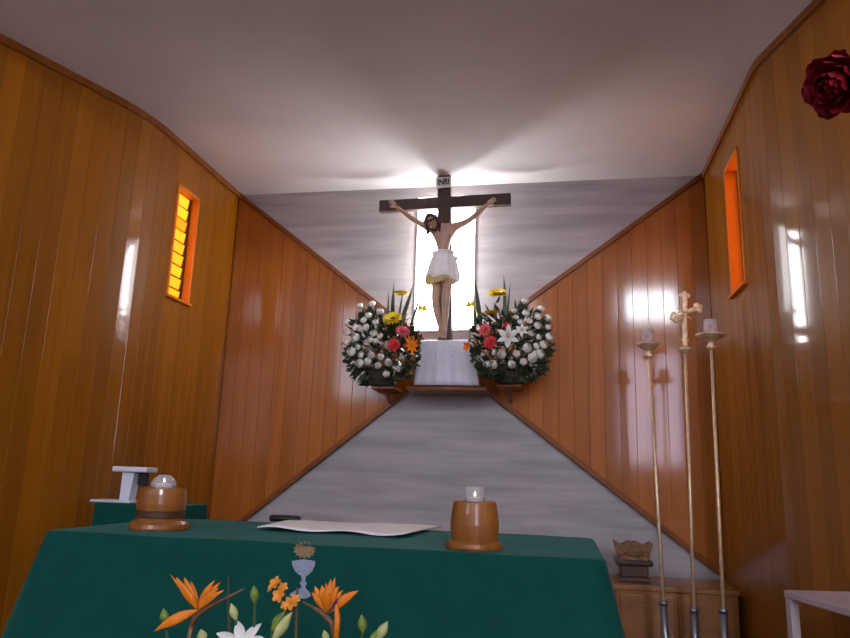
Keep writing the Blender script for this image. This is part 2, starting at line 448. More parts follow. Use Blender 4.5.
M['trim_light'] = wood('window_frame_wood', (.62, .16, .010), (.70, .19, .014), (.78, .23, .02), stretch=(12, 12, 2), tone=False, coat=.1, spec=.2)
louver_window('window_1', XL, -1, *WL); louver_window('window_2', XR, 1, *WR, dep=.077)

# ------------------------------------------------------------------ wall console under the cross, its cloth, cross
CY = 5.14
tl, tr = at(420, 338, CY), at(471, 338, CY); bl, br = at(413, 386, CY), at(482, 386, CY)
cz1 = at(445, 340, CY).z; cz0 = at(445, 386.5, CY).z; cx0, cx1 = at(413, 386, CY).x, at(481.5, 386, CY).x
cons = thing('wall_console', 'brown wooden console shelf fixed to the back wall under the crucifix', 'shelf', ((cx0 + cx1) / 2, 5.44, cz0 - .03))
bm = NB(); box(bm, (cx0 + .03, CY + .02, cz0), (cx1 - .03, 5.46, cz1), .006); obj('body', bm, 'oak', cons)
bm = NB(); box(bm, (cx0 - .05, CY - .02, cz0 - .03), (cx1 + .04, 5.46, cz0), .006); obj('ledge', bm, 'trim', cons)
# draped cloth with fold waves over the front and top
def console_cloth():
    bm = NB(); nx = 40; rows = []
    prof = [(5.40, cz1 + .006)] + [(CY + .06 + .2 * (1 - k / 4), cz1 + .006) for k in range(1, 4)] + [(CY + .03, cz1 + .006), (CY + .008, cz1 - .002), (CY, cz1 - .03)] + [(CY - .004 - .004 * k, cz1 - .03 - (cz1 - .03 - cz0 - .006) * k / 8) for k in range(1, 9)]
    for j, (y, z) in enumerate(prof):
        row = []
        for i in range(nx + 1):
            u = i / nx; d = max(0, (cz1 - z) / (cz1 - cz0))
            x0 = cx0 + .045 - .035 * d; x1 = cx1 - .07 + .06 * d
            x = x0 + (x1 - x0) * u
            row.append(bm.verts.new((x, y - .007 * d * math.sin(u * 19 + .6) - .004 * d * math.sin(u * 41), z)))
        rows.append(row)
    for a, b in zip(rows, rows[1:]):
        for i in range(nx): bm.faces.new((a[i], a[i + 1], b[i + 1], b[i]))
    bmesh.ops.recalc_face_normals(bm, faces=bm.faces)
    bmesh.ops.solidify(bm, geom=bm.faces[:], thickness=.003)
    return bm
cc = tag(obj('console_cloth', console_cloth(), 'linen_lilac', smooth=True), 'white satin cloth with pale monogram hanging over console below the crucifix', 'cloth')
ctr = at(444, 355, CY - .026)
obj('monogram', text_bm('JHS', .135, .001, Matrix.Translation(ctr) @ Matrix.Rotation(PI / 2, 4, 'X')), 'embroid', cc)

KY = 5.31
cx = thing('crucifix', 'dark wooden crucifix with carved figure in white loincloth, lit from behind', 'crucifix', at(444, 336, KY))
ptop = at(444.6, 177, KY); pbot = at(445.5, 337, KY); pbot.z = cz1 + .012
bm = NB(); beam(bm, pbot, ptop, .108, .05, (0, 1, 0), .004); obj('upright', bm, 'cross', cx)
b0 = at(380, 207.2, KY); b1 = at(511, 199.8, KY)
bm = NB(); beam(bm, b0 + Vector((0, -.004, 0)), b1 + Vector((0, -.004, 0)), .096, .052, (0, 1, 0), .004); obj('crossbeam', bm, 'cross', cx)
pc = at(443.5, 182.4, KY - .04)
rotp = Matrix.Translation(pc) @ Matrix.Rotation(math.radians(2.5), 4, 'Y').inverted()
bm = NB(); box(bm, (-.062, -.006, -.046), (.062, .006, .046), .003, rotp); pq = obj('inscription_plaque', bm, 'plaque', cx)
pq['label'] = 'small white plaque with dark letters INRI'
obj('lettering', text_bm('INRI', .062, .002, rotp @ Matrix.Translation((0, -.007, 0)) @ Matrix.Rotation(PI / 2, 4, 'X') @ Matrix.Diagonal((.80, 1.1, 1, 1)), .0022), 'ink', pq)
bm = NB(); beam(bm, (ptop.x, KY - .01, ptop.z - .008), (ptop.x, KY + .188, ptop.z - .008), .012, .012, (0, 0, 1)); lathe(bm, [(.0, 0), (.012, .004), (.012, .02), (.006, .03), (0, .034)], (ptop.x, KY, ptop.z - .004), 12); obj('hanging_hook', bm, 'iron', cx)

FY = 5.232
def fp(px, py, dy=0): return at(px, py, FY + dy)
def body():
    V = []; E = []; Rr = []
    def v(px, py, dy, rx, ry=None):
        V.append(fp(px, py, dy)); Rr.append((rx, ry or rx)); return len(V) - 1
    hip = v(443.5, 270, 0, .068, .055); E_ = lambda *s: [E.append((a, b)) for a, b in zip(s, s[1:])]
    wa = v(443.4, 254, .0, .060, .046); ri = v(443.2, 244, -.004, .070, .055); chs = v(443.2, 233.5, -.004, .078, .055)
    nb = v(441, 226.5, -.012, .034); nk = v(438, 224.5, -.022, .028); E_(hip, wa, ri, chs, nb, nk)
    sl = v(433.5, 229.5, -.004, .036); el = v(418.5, 222.5, .012, .024); wl = v(402, 211, .022, .0165); hl = v(396, 206.5, .024, .017); E_(chs, sl, el, wl, hl)
    d1 = v(426, 226.8, .002, .029); E[-3] = (sl, d1); E.append((d1, el))
    f1 = v(410, 217, .017, .023); E.remove((el, wl)); E_(el, f1, wl)
    sr = v(453.5, 227, -.002, .036); er = v(469, 220.5, .012, .024); wr = v(484, 207.5, .022, .0165); hr = v(488.5, 204, .024, .017)
    d2 = v(461, 224.5, .004, .029); f2 = v(477, 214, .017, .023); E_(chs, sr, d2, er, f2, wr, hr)
    t1 = v(436.8, 281, -.01, .043); k1 = v(435.2, 301, -.028, .030); c1 = v(437, 312, -.008, .030); a1 = v(440, 327, .0, .0185); E_(hip, t1, k1, c1, a1)
    t2 = v(447.2, 281, -.006, .043); k2 = v(445.8, 302, -.020, .030); c2 = v(445.4, 313, -.004, .030); a2 = v(444.6, 327, -.012, .0185); E_(hip, t2, k2, c2, a2)
    me = bpy.data.meshes.new('sk'); me.from_pydata(V, E, []); o = bpy.data.objects.new('sk', me); COL.objects.link(o)
    md = o.modifiers.new('skin', 'SKIN'); md.use_smooth_shade = True
    for i, s in enumerate(me.skin_vertices[0].data): s.radius = Rr[i]; s.use_root = (i == 0)
    ss = o.modifiers.new('ss', 'SUBSURF'); ss.levels = 2
    m2 = evaluated(o); bpy.data.objects.remove(o)
    bm = NB(); bm.from_mesh(m2); bpy.data.meshes.remove(m2)
    # pectorals, ribs
    for px in (438.5, 448.5): sphere(bm, fp(px, 234.5, -.042), .034, 2, (1.15, .45, .8))
    # hands: palm and five fingers, open on the beam
    for (px, py, sx, dr) in ((394, 205, -1, Vector((-.62, 0, .78))), (490.2, 202.6, 1, Vector((.80, 0, .55)))):
        pm = fp(px, py, .022); dr = dr.normalized(); sd = Vector((dr.z, 0, -dr.x)) * sx
        sphere(bm, pm, .024, 2, (1, .5, 1.1))
        for k, ln in enumerate((.036, .043, .040, .031)):
            b = pm + dr * .012 + sd * (.0125 - .0092 * k); tp = b + dr * ln + sd * (.004 * (1.5 - k)) + Vector((0, -.012, 0))
            tube(bm, [b, b.lerp(tp, .5) + Vector((0, .004, 0)), tp], [.0058, .0054, .0042], 8)
        b = pm + sd * .014 - dr * .006; tube(bm, [b, b + sd * .016 + dr * .006 + Vector((0, -.006, 0)), b + sd * .018 + dr * .022 + Vector((0, -.012, 0))], [.0068, .006, .0045], 8)
    # feet, one crossed over the other, toes down
    for (px0, py0, px1, py1, dy) in ((440.2, 326, 440.6, 335, -.002), (444.6, 326, 444.0, 336.3, -.028)):
        a = fp(px0, py0, dy); b = fp(px1, py1, dy - .035)
        tube(bm, [a + Vector((0, .01, .01)), a.lerp(b, .5), b], [.019, .021, .019], 10, .62)
        for k in range(5):
            q = b + Vector((-.016 + .008 * k, 0, -.002)); tube(bm, [q, q + Vector((0, -.006, -.013))], [.0055, .0042], 8)
    # head, bowed to the figure's right
    hc = fp(431.8, 222, -.052); rot = Matrix.Rotation(math.radians(-24), 3, 'Y') @ Matrix.Rotation(math.radians(36), 3, 'X')
    def hp(x, y, z): return hc + rot @ Vector((x, y, z))
    sphere(bm, hc, .050, 3, (.86, 1.0, 1.22), rot)
    tube(bm, [fp(438, 225, -.02), hp(0, .012, -.03)], [.028, .028], 10)
    tube(bm, [hp(0, -.050, .010), hp(0, -.060, -.010), hp(0, -.052, -.018)], [.005, .0085, .006], 8)
    tube(bm, [hp(-.026, -.044, .012), hp(0, -.050, .015), hp(.026, -.044, .012)], [.006, .008, .006], 8)
    for s in (-1, 1):
        sphere(bm, hp(.018 * s, -.042, .003), .0085, 2, (1.2, .8, .7)); sphere(bm, hp(.043 * s, .004, -.004), .012, 2, (.5, .8, 1.3))
        sphere(bm, hp(.022 * s, -.036, -.018), .014, 2)
    sphere(bm, hp(0, -.040, -.046), .016, 2, (1.1, .9, .8)); tube(bm, [hp(-.013, -.047, -.030), hp(0, -.051, -.029), hp(.013, -.047, -.030)], [.004, .0055, .004], 8)
    me = bpy.data.meshes.new('bd'); bm.to_mesh(me); bm.free(); o = bpy.data.objects.new('bd', me); COL.objects.link(o)
    md = o.modifiers.new('r', 'REMESH'); md.mode = 'VOXEL'; md.voxel_size = .0036; md.use_smooth_shade = True
    sm = o.modifiers.new('s', 'SMOOTH'); sm.factor = .5; sm.iterations = 3
    m2 = evaluated(o); bpy.data.objects.remove(o)
    bm = NB(); bm.from_mesh(m2); bpy.data.meshes.remove(m2)
    return bm, hc, rot
bm, hc, hrot = body()
corpus = obj('carved_figure', bm, 'skin', cx, smooth=True)
def hp(x, y, z): return hc + hrot @ Vector((x, y, z))
bm = NB()                                             # hair: cap of strands falling to the shoulders
rnd = random.Random(2)
sphere(bm, hp(0, .012, .012), .054, 3, (.92, .95, 1.12), hrot)
for k in range(34):
    a = PI * (-.16 + 1.32 * k / 33); r = .052
    p0 = hp(.02 * math.cos(a), .01, .058); p1 = hp(r * .95 * math.cos(a), -.012 + r * .9 * math.sin(a), .020); p2 = hp(r * math.cos(a) * 1.05, -.014 + r * 1.05 * math.sin(a), -.03)
    p3 = p2 + Vector((.004 * rnd.uniform(-1, 1), -.004, -.045 - .02 * rnd.random()))
    tube(bm, [p0, p1, p2, p3], [.006, .0095, .0095, .003], 7)
obj('hair', bm, 'hair', corpus, smooth=True)
bm = NB()
sphere(bm, hp(0, -.038, -.052), .022, 2, (1.1, .75, 1.0), hrot)
for s in (-1, 0, 1): tube(bm, [hp(.018 * s, -.044, -.05), hp(.012 * s, -.050, -.078)], [.009, .003], 7)
for s in (-1, 1): tube(bm, [hp(.036 * s, -.026, -.018), hp(.028 * s, -.036, -.045), hp(.008 * s, -.046, -.055)], [.006, .009, .008], 7)
obj('beard', bm, 'hair', corpus, smooth=True)
bm = NB()
for j in range(3):
    pts = []
    for k in range(25):
        a = 2 * PI * k / 24; pts.append(hp((.052 + .002 * math.sin(5 * a + j)) * math.cos(a), .006 + .055 * math.sin(a), .030 + .005 * math.sin(4 * a + j * 2.1)))
    tube(bm, pts, .0032, 6)
for k in range(18):
    a = 2 * PI * k / 18 + .1; p = hp(.053 * math.cos(a), .006 + .056 * math.sin(a), .030)
    tube(bm, [p, p + (hrot @ Vector((math.cos(a) * .015, math.sin(a) * .015, .008 * (-1) ** k)))], [.0022, .0004], 5)
obj('crown_of_thorns', bm, 'thorn', corpus)
def loincloth():                                      # a flared wrap of white cloth, elliptical, with folds
    bm = NB(); seg = 72; rings = []
    spec = [(252.0, 434.6, 452.8, .058), (254.5, 433.8, 453.6, .066), (260, 431.8, 454.6, .075), (267, 429.6, 455.6, .082), (274, 427.8, 456.4, .086), (280, 426.6, 457, .088)]
    for j, (py, x0, x1, ry) in enumerate(spec):
        a = fp(x0, py); b = fp(x1, py); c = (a + b) / 2; rx = (b - a).length / 2; d = j / 5; ring = []
        for k in range(seg):
            t = 2 * PI * k / seg; w = 1 + d * .07 * math.sin(t * 9 + 1.2 * math.sin(t * 2)) + .012 * math.sin(t * 17)
            ring.append(bm.verts.new(c + Vector((rx * w * math.cos(t), -.012 + ry * w * math.sin(t), .012 * d * math.sin(t * 4) - .010 * d * math.cos(t)))))
        rings.append(ring)
    for a, b in zip(rings, rings[1:]):
        for k in range(seg): bm.faces.new((a[k], a[(k + 1) % seg], b[(k + 1) % seg], b[k]))
    low = [v.co.copy() for v in rings[-1]]
    bmesh.ops.recalc_face_normals(bm, faces=bm.faces)
    bmesh.ops.solidify(bm, geom=bm.faces[:], thickness=.004)
    for py, r in ((253.4, .0075), (256.0, .007)):     # rolled waistband
        x0, x1 = 433.6, 453.8; a = fp(x0, py); b = fp(x1, py); c = (a + b) / 2; rx = (b - a).length / 2
        tube(bm, [c + Vector((rx * math.cos(2 * PI * k / 36), -.012 + .068 * math.sin(2 * PI * k / 36), .003 * math.sin(k))) for k in range(37)], r, 7)
    kp = fp(455.5, 258, -.03)                          # knot and hanging end at the hip
    sphere(bm, kp, .02, 2, (1, .8, 1))
    for dx in (-.004, .008, .018): blade(bm, kp, fp(457.8, 283, -.03) + Vector((dx - .008, 0, 0)), .03, .35, n=6, pk=1.25, base=.6)
    return bm, low
bm, low = loincloth()
lc = obj('loincloth', bm, 'linen', cx, smooth=True); lc['label'] = 'white cloth loincloth knotted at the hip with yellow fringe'
bm = NB()
for k in range(72):
    p = low[k]; q = low[(k + 1) % 72]
    for s in (0, .5):
        a = p.lerp(q, s); ln = .036 if a.x < fp(446, 280).x else .014
        tube(bm, [a + Vector((0, 0, .006)), a + Vector((.003 * math.sin(k * 3.1), 0, -ln))], [.0045, .003], 5)
obj('fringe', bm, 'fringe', lc)

# strip light fixed to the wall behind the cross
tx = ptop.x * 5.445 / 5.31
lamp = thing('strip_light', 'bright white strip light on back wall behind the crucifix post', 'lamp', (tx, 5.5, 2.45))
bm = NB(); box(bm, (tx - .022, 5.462, 2.42), (tx + .022, 5.4945, 3.555), .004); obj('housing', bm, 'plastic', lamp)
for z in (2.44, 3.52):
    bm = NB(); box(bm, (tx - .014, 5.43, z), (tx + .014, 5.464, z + .02), .002); obj('tube_socket', bm, 'plastic', lamp)
bm = NB(); tube(bm, [(tx, 5.445, 2.461), (tx, 5.445, 3.519)], .013, 12); obj('tube', bm, 'tube', lamp)

# ------------------------------------------------------------------ flowers
def petal(bm, L, W, t0, t1, phi, cup=.3, r0=.0, z0=0., nu=6, nv=4, shape='round', ruffle=0, off=0., rnd=None, m4=None, th=0):
    rows = []
    r, z = r0, z0; er = Vector((math.cos(phi), math.sin(phi), 0)); et = Vector((-math.sin(phi), math.cos(phi), 0))
    for i in range(nu + 1):
        u = i / nu; t = math.radians(t0 + (t1 - t0) * u)
        if i: r += L / nu * math.sin(t); z += L / nu * math.cos(t)
        if shape == 'round': w = W * (math.sin(PI * min(1, u * .80 + .10)) ** .7)
        elif shape == 'point': w = W * (max(1e-4, math.sin(PI * (u * .93 + .05))) ** .9)
        else: w = W * (.35 + .65 * math.sin(PI * min(.98, u * .75 + .1)))
        if i == nu and shape == 'point': w = W * .04
        row = []
        for j in range(nv + 1):
            s = j / nv * 2 - 1
            nrm = er * -math.cos(t) + Vector((0, 0, math.sin(t)))
            p = er * r + et * (w / 2 * s) + Vector((0, 0, z)) + nrm * (cup * w * s * s * .5 + (ruffle * math.sin(s * 5 + phi * 3) * u))
            row.append(bm.verts.new(m4 @ p if m4 else p))
        rows.append(row)
    for a, b in zip(rows, rows[1:]):
        for j in range(nv): bm.faces.new((a[j], a[j + 1], b[j + 1], b[j]))

def mesh_of(name, bm, m, smooth=True):
    me = bpy.data.meshes.new(name); bm.normal_update(); bm.to_mesh(me); bm.free(); me.materials.append(M[m])
    if smooth:
        for p in me.polygons: p.use_smooth = True
    return me
def rose_bm(seed=0, layers=((.40, 5, .55), (.62, 5, .75), (.85, 6, .9), (1, 6, 1.0)), r=1.0):
    rnd = random.Random(seed); bm = NB()
    for li, (s, n, h) in enumerate(layers):
        for k in range(n):
            phi = 2 * PI * (k + .5 * (li % 2)) / n + rnd.uniform(-.15, .15)
            petal(bm, (1.5 + .45 * s) * r * .8, 1.5 * s * r, 30 + 62 * s, -62 + 40 * h + rnd.uniform(-8, 8), phi, .55, .03, -.62 * r, nu=8, nv=4, ruffle=.012 * r)
    return bm
def sun_bm():
    bm = NB(); rnd = random.Random(1)
    for ly in range(3):
        for k in range(18):
            petal(bm, .92 - .09 * ly, .26, 70 - 14 * ly, 92 - 12 * ly, 2 * PI * (k + ly / 3) / 18 + rnd.uniform(-.05, .05), .3, .12, .02 * ly, nu=4, nv=2, shape='point')
    return bm
def suncenter_bm():
    bm = NB(); lathe(bm, [(.30, .0), (.34, .06), (.30, .14), (.18, .18), (0, .16)], (0, 0, 0), 20); return bm
def daisy_bm():
    bm = NB(); rnd = random.Random(6)
    for ly in range(4):
        n = 16 - 2 * ly
        for k in range(n): petal(bm, .95 - .15 * ly, .24, 60 - 14 * ly, 88 - 18 * ly, 2 * PI * (k + ly / 2) / n + rnd.uniform(-.1, .1), .3, .06, .03 * ly, nu=4, nv=2, shape='point')
    return bm
def lily_bm():
    bm = NB()
    for k in range(6): petal(bm, 1.15, .42 if k % 2 else .50, 18, 96, 2 * PI * k / 6, -.25, .04, -.2, nu=8, nv=4, shape='point', ruffle=.02)
    return bm
def stamen_bm():
    bm = NB()
    for k in range(6):
        a = 2 * PI * k / 6 + .3; tube(bm, [(0, 0, -.1), (.10 * math.cos(a), .10 * math.sin(a), .3), (.2 * math.cos(a), .2 * math.sin(a), .5)], [.018, .014, .035], 5)
    return bm
MS = {'rose0': mesh_of('white_rose', rose_bm(1), 'rosewhite'), 'rose1': mesh_of('white_rose', rose_bm(2, ((.4, 4, .3), (.68, 5, .5), (.95, 5, .62))), 'rosewhite'),
      'sun': mesh_of('yellow_sunflower', sun_bm(), 'yellow'), 'sunc': mesh_of('flower_center', suncenter_bm(), 'center'),
      'pinkd': mesh_of('pink_gerbera', daisy_bm(), 'pink'), 'corald': mesh_of('coral_gerbera', daisy_bm(), 'coral'),
      'lily': mesh_of('white_lily', lily_bm(), 'lily'), 'stam': mesh_of('stamens', stamen_bm(), 'amber')}
def put(name, me, root, p, d, s, spin=0., child=None):
    o = bpy.data.objects.new(name, me); COL.objects.link(o); o.parent = root
    q = Vector((0, 0, 1)).rotation_difference(Vector(d).normalized()).to_matrix().to_4x4()
    o.matrix_local = Matrix.Translation(Vector(p) - WO[root.name]) @ q @ Matrix.Rotation(spin, 4, 'Z') @ Matrix.Diagonal((s, s, s, 1))
    if child:
        c = bpy.data.objects.new(child[0], child[1]); COL.objects.link(c); c.parent = o
    return o

def arrangement(label, cpx, cpy, rx, ry, roses, suns, pinks, corals, lilies, orange, swords, sx, seed):
    rnd = random.Random(seed); CYY = 5.20; S = .0076
    base = at(cpx, cpy + ry * .97, CYY); root = thing('flower_arrangement', label, 'flowers', base, 'flower arrangements beside the crucifix')
    def P(px, py, k=1.0):
        fx, fy = (px - cpx) / rx, (py - cpy) / ry
        r_ = at(px, py, CYY + .03 - .24 * k * math.sqrt(max(.02, 1 - fx * fx - fy * fy)))
        if -1.19 < r_.x < -.44 and r_.z < 2.42 and r_.y > 4.92: r_ = at(px, py, 4.92 if k < 1.08 else 4.86)
        return r_
    cen = at(cpx, cpy + 6, CYY)
    def outd(p, up=.15): d = (p - cen).normalized(); return (d + Vector((0, -.55, up))).normalized()
    bm = NB()
    lathe(bm, [(.085, 0), (.108, .04), (.128, .11), (.132, .13), (.12, .13), (.096, .05), (0, .04)], base, 24)
    for k in range(5): tube(bm, [base + Vector(((.090 + .0095 * k) * math.cos(2 * PI * j / 24), (.090 + .0095 * k) * math.sin(2 * PI * j / 24), .012 + .026 * k)) for j in range(25)], .006, 6)
    obj('basket', bm, 'basket', root)
    def keep(v_):
        if -1.19 < v_.x < -.44 and v_.z < 2.42: v_.y = min(v_.y, 4.99)
        v_.y = min(v_.y, 5.42); v_.z = max(v_.z, base.z + .012)
        return v_
    bm = NB()                                          # foliage mass
    for k in range(760):
        a = rnd.uniform(0, 2 * PI); rr = math.sqrt(rnd.random()) * 1.0
        px, py = cpx + rx * rr * math.cos(a), cpy + ry * rr * math.sin(a)
        if py < cpy - ry * .45 and (px - cpx) * sx > -ry * .15 and rnd.random() < .8: continue
        p = P(px, py, .86 * (rnd.uniform(.55, 1) if k % 2 else rnd.uniform(.1, .6)))
        d = ((p - cen).normalized() + Vector((rnd.uniform(-.7, .7), rnd.uniform(-.8, .2), rnd.uniform(-.5, .7)))).normalized()
        ln = rnd.uniform(.05, .10) * (1 if k % 2 else 1.5)
        q1 = keep(p + d * ln * .7); q0 = keep(p - d * ln * .3)
        dx_, dz_ = (q1 - cen).dot(R_) / (rx * S), (q1 - cen).dot(U_) / (ry * S)
        if dx_ * dx_ + dz_ * dz_ > 1.02: continue
        blade(bm, q0, q1, rnd.uniform(.018, .038), .12, (0, 0, -.008), (rnd.uniform(-1, 1), -1, rnd.uniform(-.6, .8)), n=4, seg=6)
    for k in range(26):                                # drooping fern ends at the rim and bottom
        a = PI * (.02 + .96 * k / 25); px, py = cpx + rx * .88 * math.cos(a), cpy + ry * .82 * math.sin(a)
        p = P(px, py, .6); q = at(cpx + rx * rnd.uniform(.90, 1.0) * math.cos(a), cpy + ry * rnd.uniform(.93, 1.03) * math.sin(a), p.y - .02)
        blade(bm, keep(p), keep(q), .03, .12, (0, -.01, 0), (0, -1, .3), n=4, seg=6)
    obj('foliage', bm, 'leaf', root, kind='stuff')
    for (x0, y0, x1, y1, w) in swords:
        bm = NB(); blade(bm, keep(at(x0, y0, CYY - .05)), keep(at(x1, y1, CYY - .03)), w * S, .12, (rnd.uniform(-.01, .01), 0, 0), (0, -1, .1), n=8, pk=.62, seg=6, base=.5); obj('sword_leaf', bm, 'leaf2', root)
    for i, (px, py, s) in enumerate(roses):
        p = P(px, py, 1.05); put('white_rose', MS['rose%d' % (i % 2)], root, p, outd(p, .25) + Vector((rnd.uniform(-.2, .2), 0, rnd.uniform(0, .3))), s * S * .62, rnd.uniform(0, 6))
    for (px, py, s, d) in suns: put('yellow_sunflower', MS['sun'], root, P(px, py, 1.1), d, s * S / 1.85, 0, ('flower_center', MS['sunc']))
    for (px, py, s, d) in pinks: put('pink_gerbera', MS['pinkd'], root, P(px, py, 1.1), d, s * S / 1.75)
    for (px, py, s, d) in corals: put('coral_gerbera', MS['corald'], root, P(px, py, 1.15), d, s * S / 1.75)
    for (px, py, s) in lilies: put('white_lily', MS['lily'], root, P(px, py, 1.2), (.1 * sx, -1, .15), s * S / 1.6, .4, ('stamens', MS['stam']))
    for (px, py, tips) in orange:
        bm = NB(); b = P(px, py, 1.0); b = at(px, py, 4.86)
        for (tx_, ty_) in tips: blade(bm, b, at(tx_, ty_, b.y - .05), 2.6 * S, .35, n=6)
        obj('orange_lily', bm, 'orange', root)
    bm = NB(); yx, yy = (424, 308) if sx > 0 else (469, 304)
    b = at(yx - 9 * sx, yy + 12, 5.03); e = at(yx - 2 * sx, yy, 5.0); tube(bm, [b, b.lerp(e, .6) + Vector((0, 0, .02)), e], [.004, .003, .003], 6)
    for (dx, dy) in ((8, 2), (6, -3), (-5, -3), (-6, 2), (3, 4)): blade(bm, e, at(yx - 2 * sx + dx * .85 * sx, yy + dy, 4.99), 3.3 * S, .35, n=5)
    obj('yellow_lily', bm, 'yellow', root)
    return root
def cv(lst, ox, s=5.32, oy=275): return [(ox + x / s, oy + y / s, *r) for x, y, *r in lst]
LR = cv([(93, 255, 7.5), (135, 280, 8), (92, 310, 6), (92, 360, 8), (115, 410, 10), (148, 385, 7), (135, 335, 10), (165, 425, 8), (160, 470, 9), (200, 460, 10), (220, 425, 7), (270, 435, 8), (310, 465, 8), (300, 527, 8.5), (388, 435, 8.5), (368, 498, 8), (255, 482, 7), (205, 215, 8), (160, 165, 7), (222, 155, 9), (267, 195, 8), (190, 280, 9), (232, 310, 8), (265, 325, 7), (215, 345, 7), (245, 350, 7), (180, 240, 7), (240, 250, 7)], 330)
arrangement('flower arrangement left of the cross, white roses at left, coral gerberas', 382, 341, 42, 47, LR,
    [(401.5, 295.2, 21, (0, -.22, 1)), (393, 319.5, 19, (-.05, -.72, .68))], [(402.5, 332, 14, (.3, -.7, .5))], [(394, 345.5, 13, (0, -.9, .2))],
    [], [(412, 347, [(404, 336), (408, 334), (414, 335), (418, 339), (420, 345), (417, 352), (412, 355), (407, 351), (404, 345)])],
    [(392, 330, 394, 281, 5), (404, 330, 414, 282, 5), (413, 335, 421, 289, 3), (398, 330, 404, 287, 3), (386, 325, 388, 290, 3), (414, 345, 424, 322, 3), (378, 330, 374, 296, 2.5)], 1, 21)
RRs = cv([(345, 140, 8), (288, 190, 7), (352, 203, 8), (432, 180, 8.5), (415, 222, 8), (467, 228, 9), (413, 270, 8), (470, 278, 7), (475, 330, 9), (418, 330, 7), (375, 310, 6), (370, 245, 7), (357, 388, 9.5), (407, 378, 8), (443, 372, 9), (424, 420, 11), (385, 440, 10), (338, 462, 8.5), (275, 476, 8), (300, 418, 8), (222, 423, 9), (172, 412, 9), (112, 437, 9), (140, 470, 9), (178, 478, 9), (400, 420, 8), (320, 250, 6), (300, 225, 6)], 460)
arrangement('flower arrangement right of the cross, white lily and yellow flowers upper left', 510, 338, 44, 48, RRs,
    [(497.6, 295, 21, (0, -.48, .87)), (491, 315, 20, (-.05, -.2, 1))], [(485, 330.5, 12.5, (-.2, -.9, .3))], [(490.5, 343, 13, (-.1, -.95, .15)), (506, 325.5, 6, (0, -.9, .2))],
    [(508.5, 337, 19), (522, 330.5, 11)], [(468, 346.5, [(463, 342), (462, 347), (463, 350), (466, 352), (469, 341), (472, 344)])],
    [(483, 330, 475, 279, 5), (504, 325, 503.5, 274, 4.5), (508, 330, 511, 281, 3), (478, 335, 472, 292, 3), (497, 320, 495, 300, 3), (472, 345, 468, 320, 2.5), (515, 325, 521, 297, 2.5)], -1, 22)
for px, lab in ((384, 'brown corner bracket on the wall under the flowers left of the cross'), (509, 'brown corner bracket on the wall under the flowers right of the cross')):
    c = at(px, 341 + 47 * .97 if px < 440 else 338 + 48 * .97, 5.2); c.z += .001; t = thing('wall_bracket', lab, 'bracket', (c.x, 5.44, c.z - .03), 'brackets under the flowers')
    bm = NB(); box(bm, (c.x - .09, 5.16, c.z - .022), (c.x + .09, 5.445, c.z - .002), .004); obj('shelf_board', bm, 'trim', t)
    bm = NB(); beam(bm, (c.x, 5.43, c.z - .10), (c.x, 5.24, c.z - .02), .02, .02, (1, 0, 0)); obj('brace', bm, 'trim', t)

